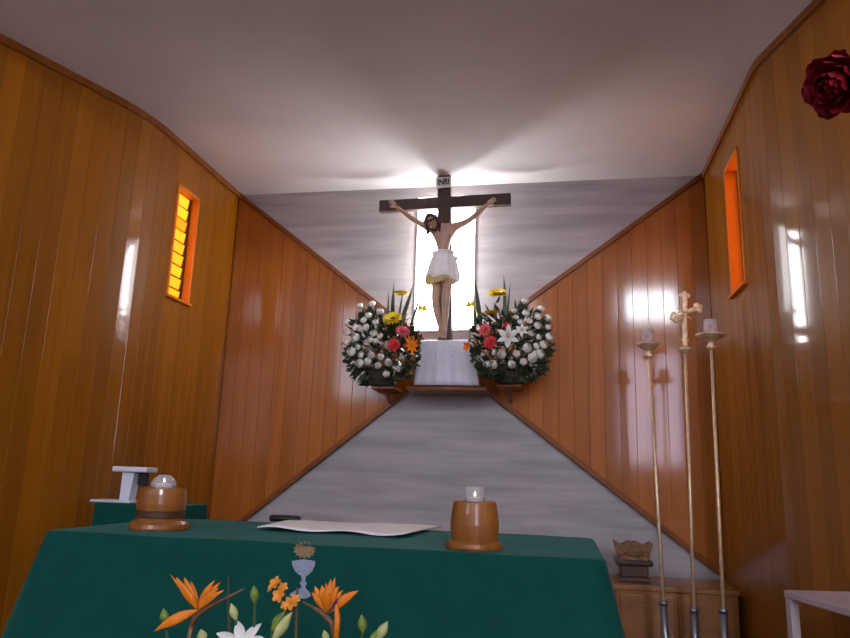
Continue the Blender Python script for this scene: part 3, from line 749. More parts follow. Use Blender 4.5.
# ------------------------------------------------------------------ altar
AZ = 1.03; ax0, ax1, ay0, ay1 = -2.06, .15, 2.67, 3.66
alt = thing('altar_table', 'long altar table hidden under the green cloth', 'table', ((ax0 + ax1) / 2, (ay0 + ay1) / 2, 0))
bm = NB(); box(bm, (ax0 + .03, ay0 + .03, AZ - .055), (ax1 - .03, ay1 - .03, AZ - .007), .004); obj('tabletop', bm, 'oak', alt)
for x in (ax0 + .1, ax1 - .1):
    for y in (ay0 + .1, ay1 - .1):
        bm = NB(); box(bm, (x - .04, y - .04, 0), (x + .04, y + .04, AZ - .053), .004); obj('leg', bm, 'oak', alt)
def cl_off(s_, d):                                   # outward drift of the hanging cloth, d below the top
    return .25 * d + .030 * d * math.sin(s_ * 7.5 + .7 * math.sin(s_ * 2.3)) + .012 * d * math.sin(s_ * 17 + 1)
def altar_cloth():
    bm = NB(); rad = .05; per = []
    def arc(cx_, cy_, a0): 
        for k in range(6): a = a0 + PI / 2 * k / 5; per.append((cx_ + rad * math.cos(a), cy_ + rad * math.sin(a), math.cos(a), math.sin(a)))
    def line(x0, y0, x1, y1, n, nx, ny):
        for k in range(1, n): u = k / n; per.append((x0 + (x1 - x0) * u, y0 + (y1 - y0) * u, nx, ny))
    arc(ax0 + rad, ay0 + rad, PI); line(ax0 + rad, ay0, ax1 - rad, ay0, 70, 0, -1); arc(ax1 - rad, ay0 + rad, 1.5 * PI); line(ax1, ay0 + rad, ax1, ay1 - rad, 26, 1, 0)
    arc(ax1 - rad, ay1 - rad, 0); line(ax1 - rad, ay1, ax0 + rad, ay1, 60, 0, 1); arc(ax0 + rad, ay1 - rad, PI / 2); line(ax0, ay1 - rad, ax0, ay0 + rad, 26, -1, 0)
    n = len(per); s_acc = [0]
    for k in range(n): a = per[k]; b = per[(k + 1) % n]; s_acc.append(s_acc[-1] + math.hypot(a[0] - b[0], a[1] - b[1]))
    cxx, cyy = (ax0 + ax1) / 2, (ay0 + ay1) / 2; rings = []
    for sc_ in (.3, .6, .85, .95, .985):
        rings.append([bm.verts.new((cxx + (p[0] - cxx) * sc_, cyy + (p[1] - cyy) * sc_, AZ + .0015 * math.sin(p[0] * 9) * math.sin(p[1] * 8))) for p in per])
    rings.append([bm.verts.new((p[0] - p[2] * .006, p[1] - p[3] * .006, AZ - .001)) for p in per])
    for d in (.008, .03, .08, .16, .26, .38, .5, .62, .74, .84):
        rings.append([bm.verts.new((p[0] + p[2] * (.004 + cl_off(s_acc[k], d)), p[1] + p[3] * (.35 if p[3] > 0 else 1) * (.004 + cl_off(s_acc[k], d)), AZ - d)) for k, p in enumerate(per)])
    bm.faces.new(rings[0])
    for a, b in zip(rings, rings[1:]):
        for k in range(n): bm.faces.new((a[k], b[k], b[(k + 1) % n], a[(k + 1) % n]))
    bmesh.ops.recalc_face_normals(bm, faces=bm.faces)
    bmesh.ops.solidify(bm, geom=bm.faces[:], thickness=-.003) if False else None
    return bm
ac = tag(obj('altar_cloth', altar_cloth(), 'green', smooth=True, recalc=False), 'long green altar cloth with embroidered chalice covering the altar table', 'cloth')
from mathutils.bvhtree import BVHTree
bv = BVHTree.FromPolygons([v.co for v in ac.data.vertices], [p.vertices for p in ac.data.polygons])
def on_cloth(px, py):
    v = (W_ + (px - 425) / F * R_ - (py - 319) / F * U_).normalized()
    h = bv.ray_cast(CAM, v); return h[0] - v * .003 if h[0] else None
def applique(name, polys, m):
    bm = NB()
    for poly in polys:
        # fan grid so that the patch follows the cloth
        cx_, cy_ = sum(p[0] for p in poly) / len(poly), sum(p[1] for p in poly) / len(poly)
        c = bm.verts.new(on_cloth(cx_, cy_)); prev = None
        rings = [[bm.verts.new(on_cloth(cx_ + (x - cx_) * s, cy_ + (y - cy_) * s)) for x, y in poly] for s in (.33, .66, 1)]
        n = len(poly)
        for k in range(n):
            bm.faces.new((c, rings[0][k], rings[0][(k + 1) % n]))
            for a, b in zip(rings, rings[1:]): bm.faces.new((a[k], b[k], b[(k + 1) % n], a[(k + 1) % n]))
    bmesh.ops.recalc_face_normals(bm, faces=bm.faces)
    bmesh.ops.solidify(bm, geom=bm.faces[:], thickness=.0015)
    return obj(name, bm, m, ac)
def curve(pts, n=4):
    out = []
    for i in range(len(pts)):
        a, b = pts[i], pts[(i + 1) % len(pts)]
        for k in range(n): out.append((a[0] + (b[0] - a[0]) * k / n, a[1] + (b[1] - a[1]) * k / n))
    return out
cup = [(291.8, 561), (303.5, 559.3), (315.3, 561), (314.6, 566), (312.3, 571), (309, 574.5), (304, 577), (298.5, 574.5), (295, 571), (292.6, 566)]
applique('embroidered_chalice', [curve(cup), curve([(301.3, 576), (306, 576), (305.2, 581), (307.2, 583), (305.4, 586), (305.7, 590), (300.7, 590), (301.4, 586), (299.6, 583), (301.8, 581)]), curve([(300.7, 588), (305.7, 588), (310, 593), (311, 596), (306, 598.6), (298, 598.6), (289.5, 596), (291, 593)])], 'silver_thread')['label'] = 'silver embroidered chalice'
applique('embroidered_host', [[(304.5 + (10.2 + (1.4 if k % 2 else -1.2)) * math.cos(2 * PI * k / 28), 549.8 + (8.2 + (1.2 if k % 2 else -1)) * math.sin(2 * PI * k / 28)) for k in range(28)]], 'gold_thread')['label'] = 'gold embroidered host with rays'

# white linen runner on the altar, dark case behind it
def linen():
    bm = NB(); nx, ny = 40, 8; g = []
    fl, fr, bl_, br_ = atz(257.5, 531, AZ), atz(404, 539, AZ), atz(296, 521.3, AZ), atz(441, 528, AZ)
    for j in range(ny + 1):
        row = []
        for i in range(nx + 1):
            u, v = i / nx, j / ny
            p = (fl.lerp(fr, u)).lerp(bl_.lerp(br_, u), v)
            e = (1 - v) ** 2
            p.y += -.10 * e * math.sin(u * PI * 2.2 + .2) * (.35)
            p.z = AZ + .013 + .012 * e * (.5 + .5 * math.sin(u * 13)) + .004 * math.sin(u * 7 + v * 3)
            row.append(bm.verts.new(p))
        g.append(row)
    for a, b in zip(g, g[1:]):
        for i in range(nx): bm.faces.new((a[i], a[i + 1], b[i + 1], b[i]))
    bmesh.ops.recalc_face_normals(bm, faces=bm.faces); bmesh.ops.solidify(bm, geom=bm.faces[:], thickness=.005)
    return bm
ln = tag(obj('altar_linen', linen(), 'linen', smooth=True), 'folded white linen lying flat on top of the green altar cloth', 'cloth')
c = atz(373, 528.5, AZ + .012); bm = NB()
for a in range(5): blade(bm, c, c + Vector((.035 * math.cos(a * 1.26), .05 * math.sin(a * 1.26), .003)), .014, .25, nrm=(0, 0, 1), n=4, seg=6)
obj('embroidered_flower', bm, 'silver_thread', ln)
c = atz(287, 521.5, AZ + .004); bm = NB(); box(bm, (c.x - .09, c.y - .04, AZ + .002), (c.x + .07, c.y + .03, AZ + .035), .012)
tag(obj('black_case', bm, 'black', smooth=True), 'small low black case behind the left end of the white linen', 'case')

# candle holders turned from wood, each with a glass light
def holder(label, glabel, c, prof, gr, gz, gprof, facets, ring):
    t = thing('candle_holder', label, 'candle holder', c, 'wooden candle holders on the altar')
    bm = NB(); lathe(bm, prof['base'], c, 40); obj('base', bm, 'barrel', t, smooth=False)
    bm = NB(); lathe(bm, prof['body'], c, 48, fold=lambda a, z: 1 - .012 * abs(math.sin(a * facets / 2)) ** .3 if True else 1); obj('body', bm, 'barrel', t)
    if ring:
        bm = NB(); lathe(bm, ring, c, 40); obj('waist_ring', bm, 'dark_wood', t)
    g = thing('glass_candle', glabel, 'candle', c + Vector((0, 0, gz)), 'glass candles in the holders')
    bm = NB(); lathe(bm, gprof, c + Vector((0, 0, gz)), 28); obj('glass_cup', bm, 'glass', g, smooth=True)
    bm = NB(); lathe(bm, [(gr * .8, .006), (gr * .8, .028), (gr * .3, .031), (0, .031)], c + Vector((0, 0, gz)), 24); obj('wax', bm, 'wax', g)
    bm = NB(); lathe(bm, [(0, .033), (.0045, .038), (.003, .045), (0, .052)], c + Vector((0, 0, gz)), 10); obj('flame', bm, 'flame', g)
cR = Vector((-.325, 2.83, AZ + .001))
holder('barrel shaped wooden candle holder on right half of the green altar', 'short clear glass candle sunk in the barrel shaped holder', cR,
       dict(base=[(.106, 0), (.108, .008), (.104, .022), (.094, .03), (0, .03)], body=[(.090, .03), (.093, .06), (.094, .09), (.090, .13), (.083, .17), (.079, .176), (.050, .176), (.048, .16), (0, .16)]),
       .038, .1605, [(.036, 0), (.040, .006), (.040, .066), (.042, .07), (.037, .07), (.036, .004), (0, .003)], 14, None)
cL = Vector((-1.722, 2.97, AZ + .001))
holder('wooden candle holder with dark waist ring on left end of the altar', 'domed clear glass candle on the holder at left end of altar', cL,
       dict(base=[(.124, 0), (.126, .008), (.122, .024), (.110, .038), (0, .038)], body=[(.096, .038), (.097, .075), (.103, .082), (.106, .11), (.104, .15), (.099, .172), (.060, .178), (.056, .165), (0, .165)]),
       .045, .166, [(.048, 0), (.056, .006), (.055, .03), (.045, .05), (.026, .064), (.024, .066), (.042, .048), (.052, .03), (.052, .006), (0, .003)], 14, [(.0972, .05), (.102, .054), (.102, .074), (.0972, .078)])

# ------------------------------------------------------------------ small side table with green cloth and white stand
SZ = 1.085; sx0, sx1, sy0, sy1 = -2.62, -2.075, 3.80, 4.09
t = thing('side_table', 'small table under green cloth against the left wood wall', 'table', ((sx0 + sx1) / 2, (sy0 + sy1) / 2, 0))
bm = NB(); box(bm, (sx0 + .02, sy0 + .02, SZ - .04), (sx1 - .02, sy1 - .02, SZ - .006), .003); obj('tabletop', bm, 'oak', t)
for x in (sx0 + .05, sx1 - .05):
    for y in (sy0 + .05, sy1 - .05):
        bm = NB(); box(bm, (x - .02, y - .02, 0), (x + .02, y + .02, SZ - .038)); obj('leg', bm, 'oak', t)
bm = NB(); vs = []
n = 96; rings = []
per = []
for k in range(n):
    u = 4 * k / n; e = int(u); f_ = u - e
    per.append([(sx0 + (sx1 - sx0) * f_, sy0), (sx1, sy0 + (sy1 - sy0) * f_), (sx1 - (sx1 - sx0) * f_, sy1), (sx0, sy1 - (sy1 - sy0) * f_)][e])
mx, my = (sx0 + sx1) / 2, (sy0 + sy1) / 2
rings.append([bm.verts.new((mx + (p[0] - mx) * .5, my + (p[1] - my) * .5, SZ)) for p in per]); rings.append([bm.verts.new((*p, SZ)) for p in per])
for d in (.02, .1, .3): rings.append([bm.verts.new((mx + (p[0] - mx) * (1.005 + .02 * d + .03 * d * math.sin(k * 1.1)), my + (p[1] - my) * (1.01 + .04 * d + .06 * d * math.sin(k * 1.1)), SZ - d)) for k, p in enumerate(per)])
bm.faces.new(rings[0])
for a, b in zip(rings, rings[1:]):
    for k in range(n): bm.faces.new((a[k], a[(k + 1) % n], b[(k + 1) % n], b[k]))
bmesh.ops.recalc_face_normals(bm, faces=bm.faces)
tag(obj('side_table_cloth', bm, 'green'), 'small dark green cloth over the side table by the left wall', 'cloth')
wy = 3.9
def wp(px, py, dy=0): return at(px, py, wy + dy)
b = wp(124, 502.5); t = thing('display_stand', 'white stand with flat top and base on the green side table', 'stand', (b.x, wy, SZ))
bm = NB(); a = wp(97, 500); e = wp(137, 500); box(bm, (a.x, wy - .07, SZ + .001), (e.x, wy + .07, SZ + .014), .004); obj('base', bm, 'plastic', t)
bm = NB(); z1 = wp(133, 472).z; x0, x1 = wp(122.5, 502).x, wp(131.5, 502).x; x2, x3 = wp(126, 473).x, wp(138, 473).x
vs = [bm.verts.new(p) for p in ((x0, wy - .035, SZ + .012), (x1, wy - .035, SZ + .012), (x1, wy + .035, SZ + .012), (x0, wy + .035, SZ + .012), (x2, wy - .035, z1), (x3, wy - .035, z1), (x3, wy + .035, z1), (x2, wy + .035, z1))]
for f_ in ((3, 2, 1, 0), (4, 5, 6, 7), (0, 1, 5, 4), (1, 2, 6, 5), (2, 3, 7, 6), (3, 0, 4, 7)): bm.faces.new([vs[k] for k in f_])
obj('column', bm, 'plastic', t)
bm = NB(); a = wp(118, 470); e = wp(152.5, 470); box(bm, (a.x, wy - .06, z1), (e.x, wy + .06, z1 + .030), .006); obj('top_plate', bm, 'plastic', t)
bm = NB(); x0, x1 = wp(138, 480).x, wp(146.5, 480).x; box(bm, (x0 + .003, wy - .01, SZ + .10), (x1, wy + .03, z1 - .002), .004); obj('dark_clip', bm, 'black', t)

# ------------------------------------------------------------------ processional stands at the right
SY = 4.6
def stand_base(t, c, foot):
    bm = NB(); lathe(bm, [(.07, 0), (.07, .012), (.064, .025), (.04, .045), (.03, .06), (0, .06)], (foot.x, foot.y, 0), 28); obj('base', bm, 'iron', t)
def leaning(px0, py0, px1, py1, SY=4.6):
    top = at(px0, py0, SY); low = at(px1, py1, SY); k = (low.z - .06) / (top.z - low.z)
    foot = low + (low - top) * k; return top, low, foot
def sleeve(t, top, foot, z):
    d = (top - foot).normalized(); p0 = foot + d * .0; p1 = foot + d * (z / d.z)
    bm = NB(); tube(bm, [p0, p1], .022, 16); tube(bm, [p1 - d * .02, p1 + d * .006], .026, 16); obj('socket_sleeve', bm, 'steel', t, smooth=True)
def candlestick(label, glabel, top, foot, panw, stemh, glow):
    d = (top - foot).normalized()
    t = thing('processional_candlestick', label, 'candlestick', (foot.x, foot.y, 0), 'processional candlesticks')
    stand_base(t, None, foot); sleeve(t, top, foot, .56)
    pan0 = top
    bm = NB(); tube(bm, [foot + d * .02, pan0 - d * .06], [.0115, .0096], 14)
    obj('pole', bm, 'brass', t, smooth=True)
    bm = NB(); lathe(bm, [(.012, -.085), (.026, -.075), (.026, -.06), (.014, -.05), (.018, -.036), (.045, -.020), (panw * .8, -.008), (panw, .004), (panw, .010), (panw * .8, .004), (.04, .0), (.036, .012), (0, .012)], pan0, 28, d); obj('drip_pan', bm, 'brass', t, smooth=True)
    g = thing('votive_glass', glabel, 'candle', pan0 + d * .013, 'votive glasses on the candlesticks')
    bm = NB(); lathe(bm, [(.032, 0), (.037, .004), (.038, .085), (.035, .085), (.033, .006), (0, .005)], pan0 + d * .0135, 24, d); obj('glass_cup', bm, 'frost', g, smooth=True)
    bm = NB(); lathe(bm, [(.0385, .012), (.0395, .02), (.0395, .06), (.0385, .066)], pan0 + d * .0135, 24, d); obj('printed_band', bm, 'picture', g)
    bm = NB(); lathe(bm, [(.031, .006), (.031, .05), (0, .052)], pan0 + d * .0135, 20, d); obj('wax', bm, 'wax', g)
top, low, foot = leaning(648.3, 345.3, 665.5, 638)
candlestick('tall brass processional candlestick nearest the altar, left of the gold cross', 'votive glass on the candlestick left of the gold cross', top, foot, .072, .06, 0)
top, low, foot = leaning(710.8, 336, 724.5, 638, 4.46)
candlestick('tall brass processional candlestick right of the gold cross, the taller one', 'votive glass on the taller candlestick right of the gold cross', top, foot, .088, .06, 0)
top, low, foot = leaning(685.3, 349, 695, 638, 4.68); SY = 4.68; d = (top - foot).normalized()
t = thing('processional_cross', 'ornate gold processional cross on tall brass pole between two candlesticks', 'cross', (foot.x, foot.y, 0))
stand_base(t, None, foot); sleeve(t, top, foot, .52)
bm = NB(); tube(bm, [foot + d * .02, top - d * .01], [.0115, .0096], 14); obj('pole', bm, 'brass', t, smooth=True)
bm = NB(); lathe(bm, [(.014, -.03), (.02, -.025), (.038, -.006), (.040, 0), (.034, .006), (.018, .014), (.014, .02), (0, .02)], top, 24, d); obj('collar', bm, 'brass', t, smooth=True)
cc0 = at(684.7, 314, SY); ct = at(684.6, 293.5, SY); la = at(672.5, 318, SY); ra = at(700, 307, SY)
def trefoil(bm, p, dr, s):
    dr = dr.normalized(); pe = Vector((dr.z, 0, -dr.x))
    for q in (p, p + pe * s * .85 - dr * s * .6, p - pe * s * .85 - dr * s * .6): sphere(bm, q, s * .75, 2, (1, .55, 1))
bm = NB(); beam(bm, top + d * .018, ct, .030, .018, (0, 1, 0), .003); beam(bm, la, ra, .030, .018, (0, 1, 0), .003)
for p, q in ((ct, cc0), (la, cc0), (ra, cc0)): trefoil(bm, p, p - q, .024)
trefoil(bm, top + d * .05, -d, .016)
for k in range(4):                                    # rays between the arms
    a = PI / 4 + k * PI / 2; blade(bm, cc0, cc0 + Vector((.06 * math.cos(a), 0, .06 * math.sin(a))), .02, .5, n=4, seg=6)
for k in range(9):
    for p, q in ((top + d * .05, ct), (la, ra)): sphere(bm, p.lerp(q, (k + .5) / 9) + Vector((.008 * (-1) ** k, -.010, 0)), .0075, 1)
obj('cross_head', bm, 'brass_old', t, smooth=True) if 'brass_old' in M else obj('cross_head', bm, 'brass', t, smooth=True)
bm = NB(); V0 = cc0 + Vector((0, -.018, 0)); dn = -d
sphere(bm, V0 + d * .012, .010, 2)
tube(bm, [V0, V0 + dn * .03, V0 + dn * .055, V0 + dn * .09, V0 + dn * .115], [.010, .012, .010, .008, .005], 8)
for e in (la, ra): tube(bm, [V0 + dn * .004, V0.lerp(e + Vector((0, -.014, 0)), .7) + d * .004], [.006, .004], 7)
obj('small_gilt_figure', bm, 'brass', t, smooth=True)

# ------------------------------------------------------------------ cabinet and carved stand, white table
kx0, kx1, ky0, kz = .325, 1.085, 4.93, .66
t = thing('low_cabinet', 'low wooden cabinet against the back wall behind the candlesticks', 'cabinet', ((kx0 + kx1) / 2, 5.2, 0))
bm = NB(); box(bm, (kx0 + .02, ky0 + .02, .06), (kx1 - .01, 5.44, kz - .03), .004); box(bm, (kx0 + .04, ky0 + .05, 0), (kx1 - .03, 5.42, .062)); obj('body', bm, 'oak', t)
bm = NB(); box(bm, (kx0, ky0, kz - .032), (kx1, 5.445, kz), .006); obj('top', bm, 'oak', t)
for k in range(2):
    xa, xb = kx0 + .04 + k * .35, kx0 + .04 + k * .35 + .33
    bm = NB(); box(bm, (xa, ky0 + .004, .09), (xb, ky0 + .022, kz - .06), .004)
    for q in ((xa + .05, .14, xb - .05, .16), (xa + .05, kz - .13, xb - .05, kz - .11)): box(bm, (q[0], ky0 - .002, q[1]), (q[2], ky0 + .006, q[3]), .002)
    dr = obj('door', bm, 'oak', t)
    bm = NB(); sphere(bm, (xb - .03 if k == 0 else xa + .03, ky0 - .008, .36), .014, 2); obj('knob', bm, 'brass', dr)
ks = 5.15; a = at(614.5, 582, ks); e = at(653, 582, ks); xm = (a.x + e.x) / 2; w = e.x - a.x
t = thing('carved_pedestal', 'carved brown wooden stand with flared top on the low cabinet', 'stand', (xm, ks, kz))
hh = at(634, 541, ks).z - kz
bm = NB(); box(bm, (xm - w * .40, ks - .10, kz + .001), (xm + w * .40, ks + .10, kz + .03), .006); box(bm, (xm - w * .36, ks - .09, kz + .028), (xm + w * .36, ks + .09, kz + hh * .42), .012); obj('foot', bm, 'dark_wood', t)
bm = NB(); box(bm, (xm - w * .48, ks - .11, kz + hh * .40), (xm + w * .48, ks + .11, kz + hh * .55), .014); obj('lid', bm, 'dark_wood2', t) if 'dark_wood2' in M else obj('lid', bm, 'cross', t)
bm = NB()
poly = [(-.36, .54), (.36, .54), (.42, .70), (.47, .86), (.50, 1.0), (.40, .96), (.30, .90), (.18, .96), (.08, 1.0), (0, .97), (-.08, 1.0), (-.18, .96), (-.30, .90), (-.40, .96), (-.50, 1.0), (-.47, .86), (-.42, .70)]
prism(bm, [(xm + x * w, kz + hh * z) for x, z in poly], ks - .085, ks - .055); prism(bm, [(xm + x * w, kz + hh * z) for x, z in poly], ks + .055, ks + .085)
box(bm, (xm - .38 * w, ks - .06, kz + hh * .54), (xm + .38 * w, ks + .06, kz + hh * .80))
obj('carved_crest', bm, 'carved', t)
bm = NB()
for s in (-1, 1):
    for k in range(3): sphere(bm, (xm + s * w * (.12 + .10 * k), ks - .09, kz + hh * (.70 + .05 * (k % 2))), .016, 2, (1, .5, 1))
    blade(bm, (xm, ks - .09, kz + hh * .62), (xm + s * w * .36, ks - .088, kz + hh * .86), .03, .3, n=5, seg=6)
obj('carved_scroll', bm, 'carved', t)

DZ = .88; C0 = atz(783.5, 590, DZ); d1 = Vector((.966, .258, 0)); d2 = Vector((.258, -.966, 0))
LW, LL = .33, .58
t = thing('white_table', 'narrow white painted table along the right wall, corner at lower right', 'table', C0 * 1.0 + d1 * .16 + d2 * .29 - Vector((0, 0, DZ)))
m4 = Matrix(((d1.x, d2.x, 0, C0.x), (d1.y, d2.y, 0, C0.y), (0, 0, 1, 0), (0, 0, 0, 1)))
bm = NB(); box(bm, (0, 0, DZ - .028), (LW, LL, DZ), .003, m4); bmesh.ops.recalc_face_normals(bm, faces=bm.faces); obj('tabletop', bm, 'white_paint', t)
for (u, v) in ((.003, .003), (LW - .04, .003), (.003, LL - .04), (LW - .04, LL - .04)):
    bm = NB(); box(bm, (u, v, 0), (u + .036, v + .036, DZ - .026), .002, m4); bmesh.ops.recalc_face_normals(bm, faces=bm.faces); obj('leg', bm, 'white_paint', t)
bm = NB(); box(bm, (.25, .04, .1), (.285, LL - .04, DZ - .03), 0, m4); bmesh.ops.recalc_face_normals(bm, faces=bm.faces); obj('back_panel', bm, 'dark_wood', t)

# ------------------------------------------------------------------ flowers in front of the altar
QY = 1.9
vb = at(265, 760, QY)
fa = thing('bouquet_in_vase', 'bouquet of orange bird of paradise and white lily before the altar', 'flowers', (vb.x, QY, 0))
zt = vb.z
bm = NB(); lathe(bm, [(.14, 0), (.15, .02), (.09, .06), (.07, .2), (.09, zt - .25), (.13, zt - .06), (.15, zt), (.14, zt), (.11, zt - .08), (0, zt - .1)], (vb.x, QY, 0), 32); obj('vase', bm, 'ceramic', fa, smooth=True)
def q(px, py, dy=0): return at(px, py, QY + dy)
mouth = Vector((vb.x, QY, zt - .06))
def stem(name, p, r=.005, m='gstem', mid=None):
    bm = NB(); p = Vector(p); a = mouth + Vector(((p.x - mouth.x) * .25, (p.y - mouth.y) * .3, 0))
    mid = mid or p.lerp(a, .45) + Vector(((p.x - a.x) * .18, 0, .02)); tube(bm, [a, mid, p], [r, r, r * .9], 8); return obj(name, bm, m, fa, smooth=True)
def bird(basepx, sepals, bract, stempts, blues, dy):
    b = q(*basepx, dy)
    bm = NB(); pts = [q(x, y, dy) for x, y in bract]
    n = len(pts); tube(bm, pts, [.002 + .008 * math.sin(PI * (.25 + .7 * k / (n - 1))) * (1 - .8 * k / (n - 1)) for k in range(n)], 10)
    fl = obj('bird_of_paradise', bm, 'bract', fa, smooth=True)
    bm = NB()
    for (x, y, w, e) in sepals: blade(bm, b, q(x, y, dy + e), w * .0029, .42, bend=(.004 * e * 10, -.006, .004), n=8, pk=.85)
    obj('orange_sepals', bm, 'orange', fl, smooth=True)
    if blues:
        bm = NB()
        for (x, y, w, e) in blues: blade(bm, b, q(x, y, dy + e), w * .0029, .5, n=6)
        obj('blue_petal', bm, 'blue', fl, smooth=True)
    bm = NB(); pts = [q(x, y, dy) for x, y in stempts]; pts.append(mouth + Vector(((pts[-1].x - mouth.x) * .2, 0, 0)))
    tube(bm, pts, [.007] * len(pts), 10); obj('stem', bm, 'bract', fl, smooth=True)
bird((198, 610), [(176, 577, 8, -.02), (184, 577, 8.5, .0), (191, 581, 7, .02), (215, 580, 6.5, -.02), (220.5, 582, 6.5, .01), (224.5, 590, 6, -.03), (154, 631.5, 10, -.02), (186, 588, 8, -.03), (180, 582, 5, .02), (170, 574, 4, .01), (211, 584, 5, .02), (219, 588, 6, -.02)], [(191, 626), (196, 616), (207, 608), (222, 600), (244, 589)], [(192, 624), (189, 640), (200, 690)], [(207, 592, 4, -.02), (203, 596, 3.5, 0)], 0)
bird((327.5, 613), [(314.5, 586, 8, -.01), (322, 585, 9, -.02), (331, 579, 8, 0), (335.3, 577, 7, .02), (339, 586, 8, -.03), (359, 590.5, 9, -.01), (327, 588, 9, -.04), (318, 594, 7, .02), (326, 582, 5, .02), (311.5, 592, 6, -.02), (343, 590, 6, .01)], [(336, 640), (331, 622), (322, 613), (312, 607), (303, 602)], [(333, 626), (337, 645), (325, 690)], [(339, 598, 3.5, -.03)], .03)
bm = NB(); tube(bm, [q(336, 600, .02), q(337.5, 618, .0), q(336, 640, 0)], [.004, .008, .008], 8); obj('orange_stalk', bm, 'orange', fa, smooth=True)
# white lily
lp = q(241, 643, -.03); lo = put('white_lily', MS['lily'], fa, lp, (.03, -.42, .9), .068, 1.05); stem('stem', lp - Vector((0, -.02, .02)))
# amber cluster
for (px, py, s, dd) in ((276.5, 584.5, 7, (-.3, -.7, .6)), (280, 596, 7, (-.2, -.9, .3)), (291, 603.5, 6.5, (.2, -.9, .3)), (272.5, 588, 5, (-.6, -.6, .4)), (286, 606, 5, (0, -.8, .5)), (295, 600, 5, (.3, -.8, .6)), (283, 588, 5, (.3, -.8, .6))):
    bm = NB(); me_p = q(px, py, .02); qd = Vector((0, 0, 1)).rotation_difference(Vector(dd).normalized()).to_matrix().to_4x4()
    m4 = Matrix.Translation(me_p) @ qd
    for k in range(5): petal(bm, s * .0030, s * .0022, 35, 80, 2 * PI * k / 5, .3, .001, 0, nu=4, nv=2, m4=m4)
    o = obj('amber_blossom', bm, 'amber', fa, smooth=True)
    bm = NB(); tube(bm, [me_p, me_p + Vector((.004, .01, -.02)), q(290, 618, .03)], [.003, .002, .002], 6); obj('stem', bm, 'gstem', o)
bm = NB(); tube(bm, [q(297.5, 588, .03), q(296.5, 610, .03), q(296, 640, .02), mouth], [.003, .0045, .005, .005], 8); obj('stem', bm, 'stem', fa)
bm = NB(); tube(bm, [q(228.5, 575, .02), q(228, 598, .02), q(230, 640, .02), mouth], [.0012, .003, .004, .004], 8); obj('stem', bm, 'stem', fa)
for (x0, y0, x1, y1, w, m, nm) in ((254.8, 603, 254, 585, 9, 'bud', 'green_bud'), (165, 624, 163.5, 608, 9, 'bud', 'green_bud'), (236, 620, 231, 603, 8.5, 'palebud', 'pale_bud'), (203, 642, 201, 629, 10, 'palebud', 'pale_bud'), (273, 640, 292, 612, 11, 'palebud', 'pale_bud'), (272, 630, 285, 611, 10, 'bud', 'green_bud'), (363, 633, 361.5, 614, 9, 'bud', 'green_bud'), (377, 640, 388, 621, 9, 'palebud', 'pale_bud'), (370, 645, 377, 630, 7, 'bud', 'green_bud'), (327, 642, 324, 630, 7, 'palebud', 'pale_bud')):
    a, e = q(x0, y0), q(x1, y1); bm = NB(); blade(bm, a, e, w * .0029, .85, n=8, pk=.85, base=.3); o = obj(nm, bm, m, fa, smooth=True)
    bm = NB(); tube(bm, [a, a.lerp(mouth, .4) + Vector(((a.x - mouth.x) * .25, 0, .0)), mouth], [.0035, .004, .004], 6); obj('stem', bm, 'gstem', o)
bm = NB(); rnd = random.Random(9)
for k in range(60):
    px = rnd.uniform(150, 395); py = 648 + 8 * rnd.random() + abs(px - 265) * .05; p = q(px, py + 10, rnd.uniform(-.08, .1)); e = q(px + rnd.uniform(-22, 22), py - rnd.uniform(0, 6), rnd.uniform(-.1, .1))
    blade(bm, p, e, .03, .15, nrm=(rnd.uniform(-1, 1), -1, .5), n=4, seg=6)
    if k % 3 == 0: tube(bm, [p, mouth], .003, 5)
obj('foliage', bm, 'leaf', fa, kind='stuff')

# ------------------------------------------------------------------ red rose hanging in at the top right
RY = .9; rc = at(833, 86, RY); fd = Vector((-.74, -.46, -.50)).normalized()
rr = tag(obj('red_rose', NB(), 'redrose'), 'single dark red rose reaching in from the right, near the ceiling corner', 'rose') if False else thing('red_rose', 'single large dark red rose reaching in at the upper right', 'rose', rc)
qm = Matrix.Translation(rc) @ Vector((0, 0, 1)).rotation_difference(fd).to_matrix().to_4x4()
bm = NB(); rn = random.Random(5); s = .031
for li, (k_, n_, a0, a1) in enumerate(((.30, 3, 30, -50), (.45, 4, 45, -40), (.62, 5, 55, -22), (.80, 5, 64, -5), (.95, 6, 74, 18), (1.08, 6, 82, 45))):
    for k in range(n_): petal(bm, s * 1.45 * (.8 + .25 * k_), s * 1.25 * k_, a0, a1 + rn.uniform(-6, 6), 2 * PI * (k + .37 * li) / n_, .35, .002, -s * .75, nu=8, nv=6, ruffle=.0018, m4=qm)
obj('petals', bm, 'redrose', rr, smooth=True)
bm = NB()
for k in range(5): petal(bm, s * 1.75, s * 1.5, 82, 12, 2 * PI * k / 5 + .3, .3, .004, -s * 1.15, nu=8, nv=6, ruffle=.0012, m4=qm)
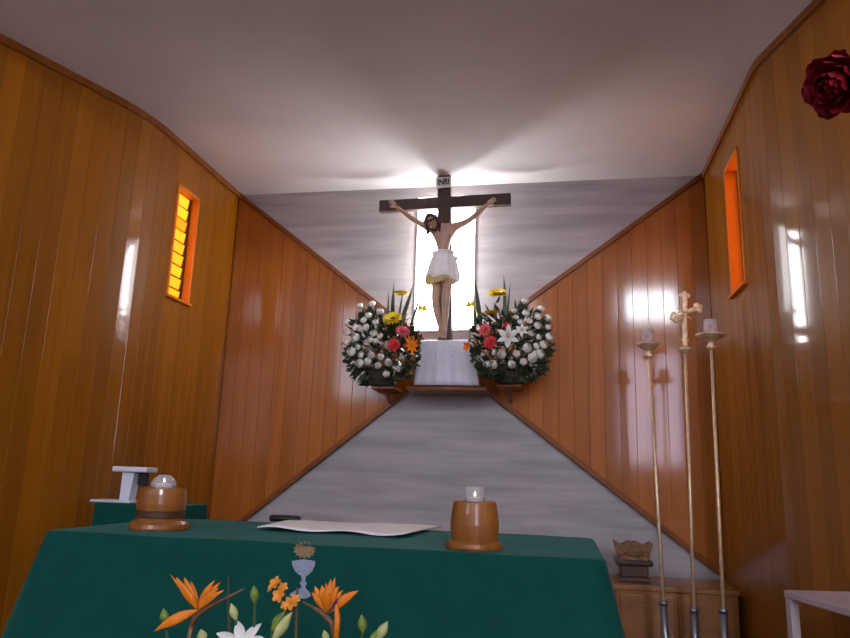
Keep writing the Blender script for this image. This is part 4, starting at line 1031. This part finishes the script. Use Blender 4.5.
obj('outer_petals', bm, 'pinkrose', rr, smooth=True)['label'] = 'paler pink outer petals'
bm = NB(); bk = rc - fd * s * 1.2
lathe(bm, [(.004, -.012), (.009, -.006), (.010, .004), (0, .008)], bk, 14, fd)
for k in range(5):
    a = 2 * PI * k / 5; v = (qm.to_3x3() @ Vector((math.cos(a), math.sin(a), .3))); blade(bm, bk, bk + v * .035, .009, .25, nrm=fd, n=5, seg=6)
obj('sepals', bm, 'bud', rr, smooth=True)
PV = Vector((.86, .98, 0))
bm = NB(); tube(bm, [(bk * (1 - u_) ** 3 + (bk - fd * .30) * 3 * u_ * (1 - u_) ** 2 + Vector((.84, .98, 1.78)) * 3 * u_ * u_ * (1 - u_) + Vector((.86, .98, 1.10)) * u_ ** 3) for u_ in [k_ / 20 for k_ in range(21)]], .0038, 8); obj('stem', bm, 'gstem', rr, smooth=True)
t = thing('tall_vase', 'tall cream vase on a wooden pedestal holding the red rose', 'vase', PV)
bm = NB(); lathe(bm, [(.09, .9), (.10, .91), (.11, 1.0), (.08, 1.2), (.05, 1.32), (.065, 1.4), (.058, 1.4), (.043, 1.32), (.07, 1.2), (.09, 1.0), (0, .96)], PV, 28); obj('vase_body', bm, 'ceramic', t, smooth=True)
bm = NB(); box(bm, (PV.x - .14, PV.y - .14, 0), (PV.x + .14, PV.y + .14, .05), .005); box(bm, (PV.x - .09, PV.y - .09, .05), (PV.x + .09, PV.y + .09, .86), .005); box(bm, (PV.x - .14, PV.y - .14, .86), (PV.x + .14, PV.y + .14, .9), .005); obj('pedestal', bm, 'oak', t)

# ------------------------------------------------------------------ world and view
w = bpy.data.worlds.new('world'); sc.world = w; w.use_nodes = True
w.node_tree.nodes['Background'].inputs[0].default_value = (.5, .6, .8, 1); w.node_tree.nodes['Background'].inputs[1].default_value = .3
sc.view_settings.view_transform = 'Standard'; sc.view_settings.look = 'None'; sc.view_settings.gamma = 1; sc.view_settings.exposure = 0
sc.cycles.use_denoising = True
sc.cycles.sample_clamp_indirect = 4
sc.cycles.max_bounces = 10
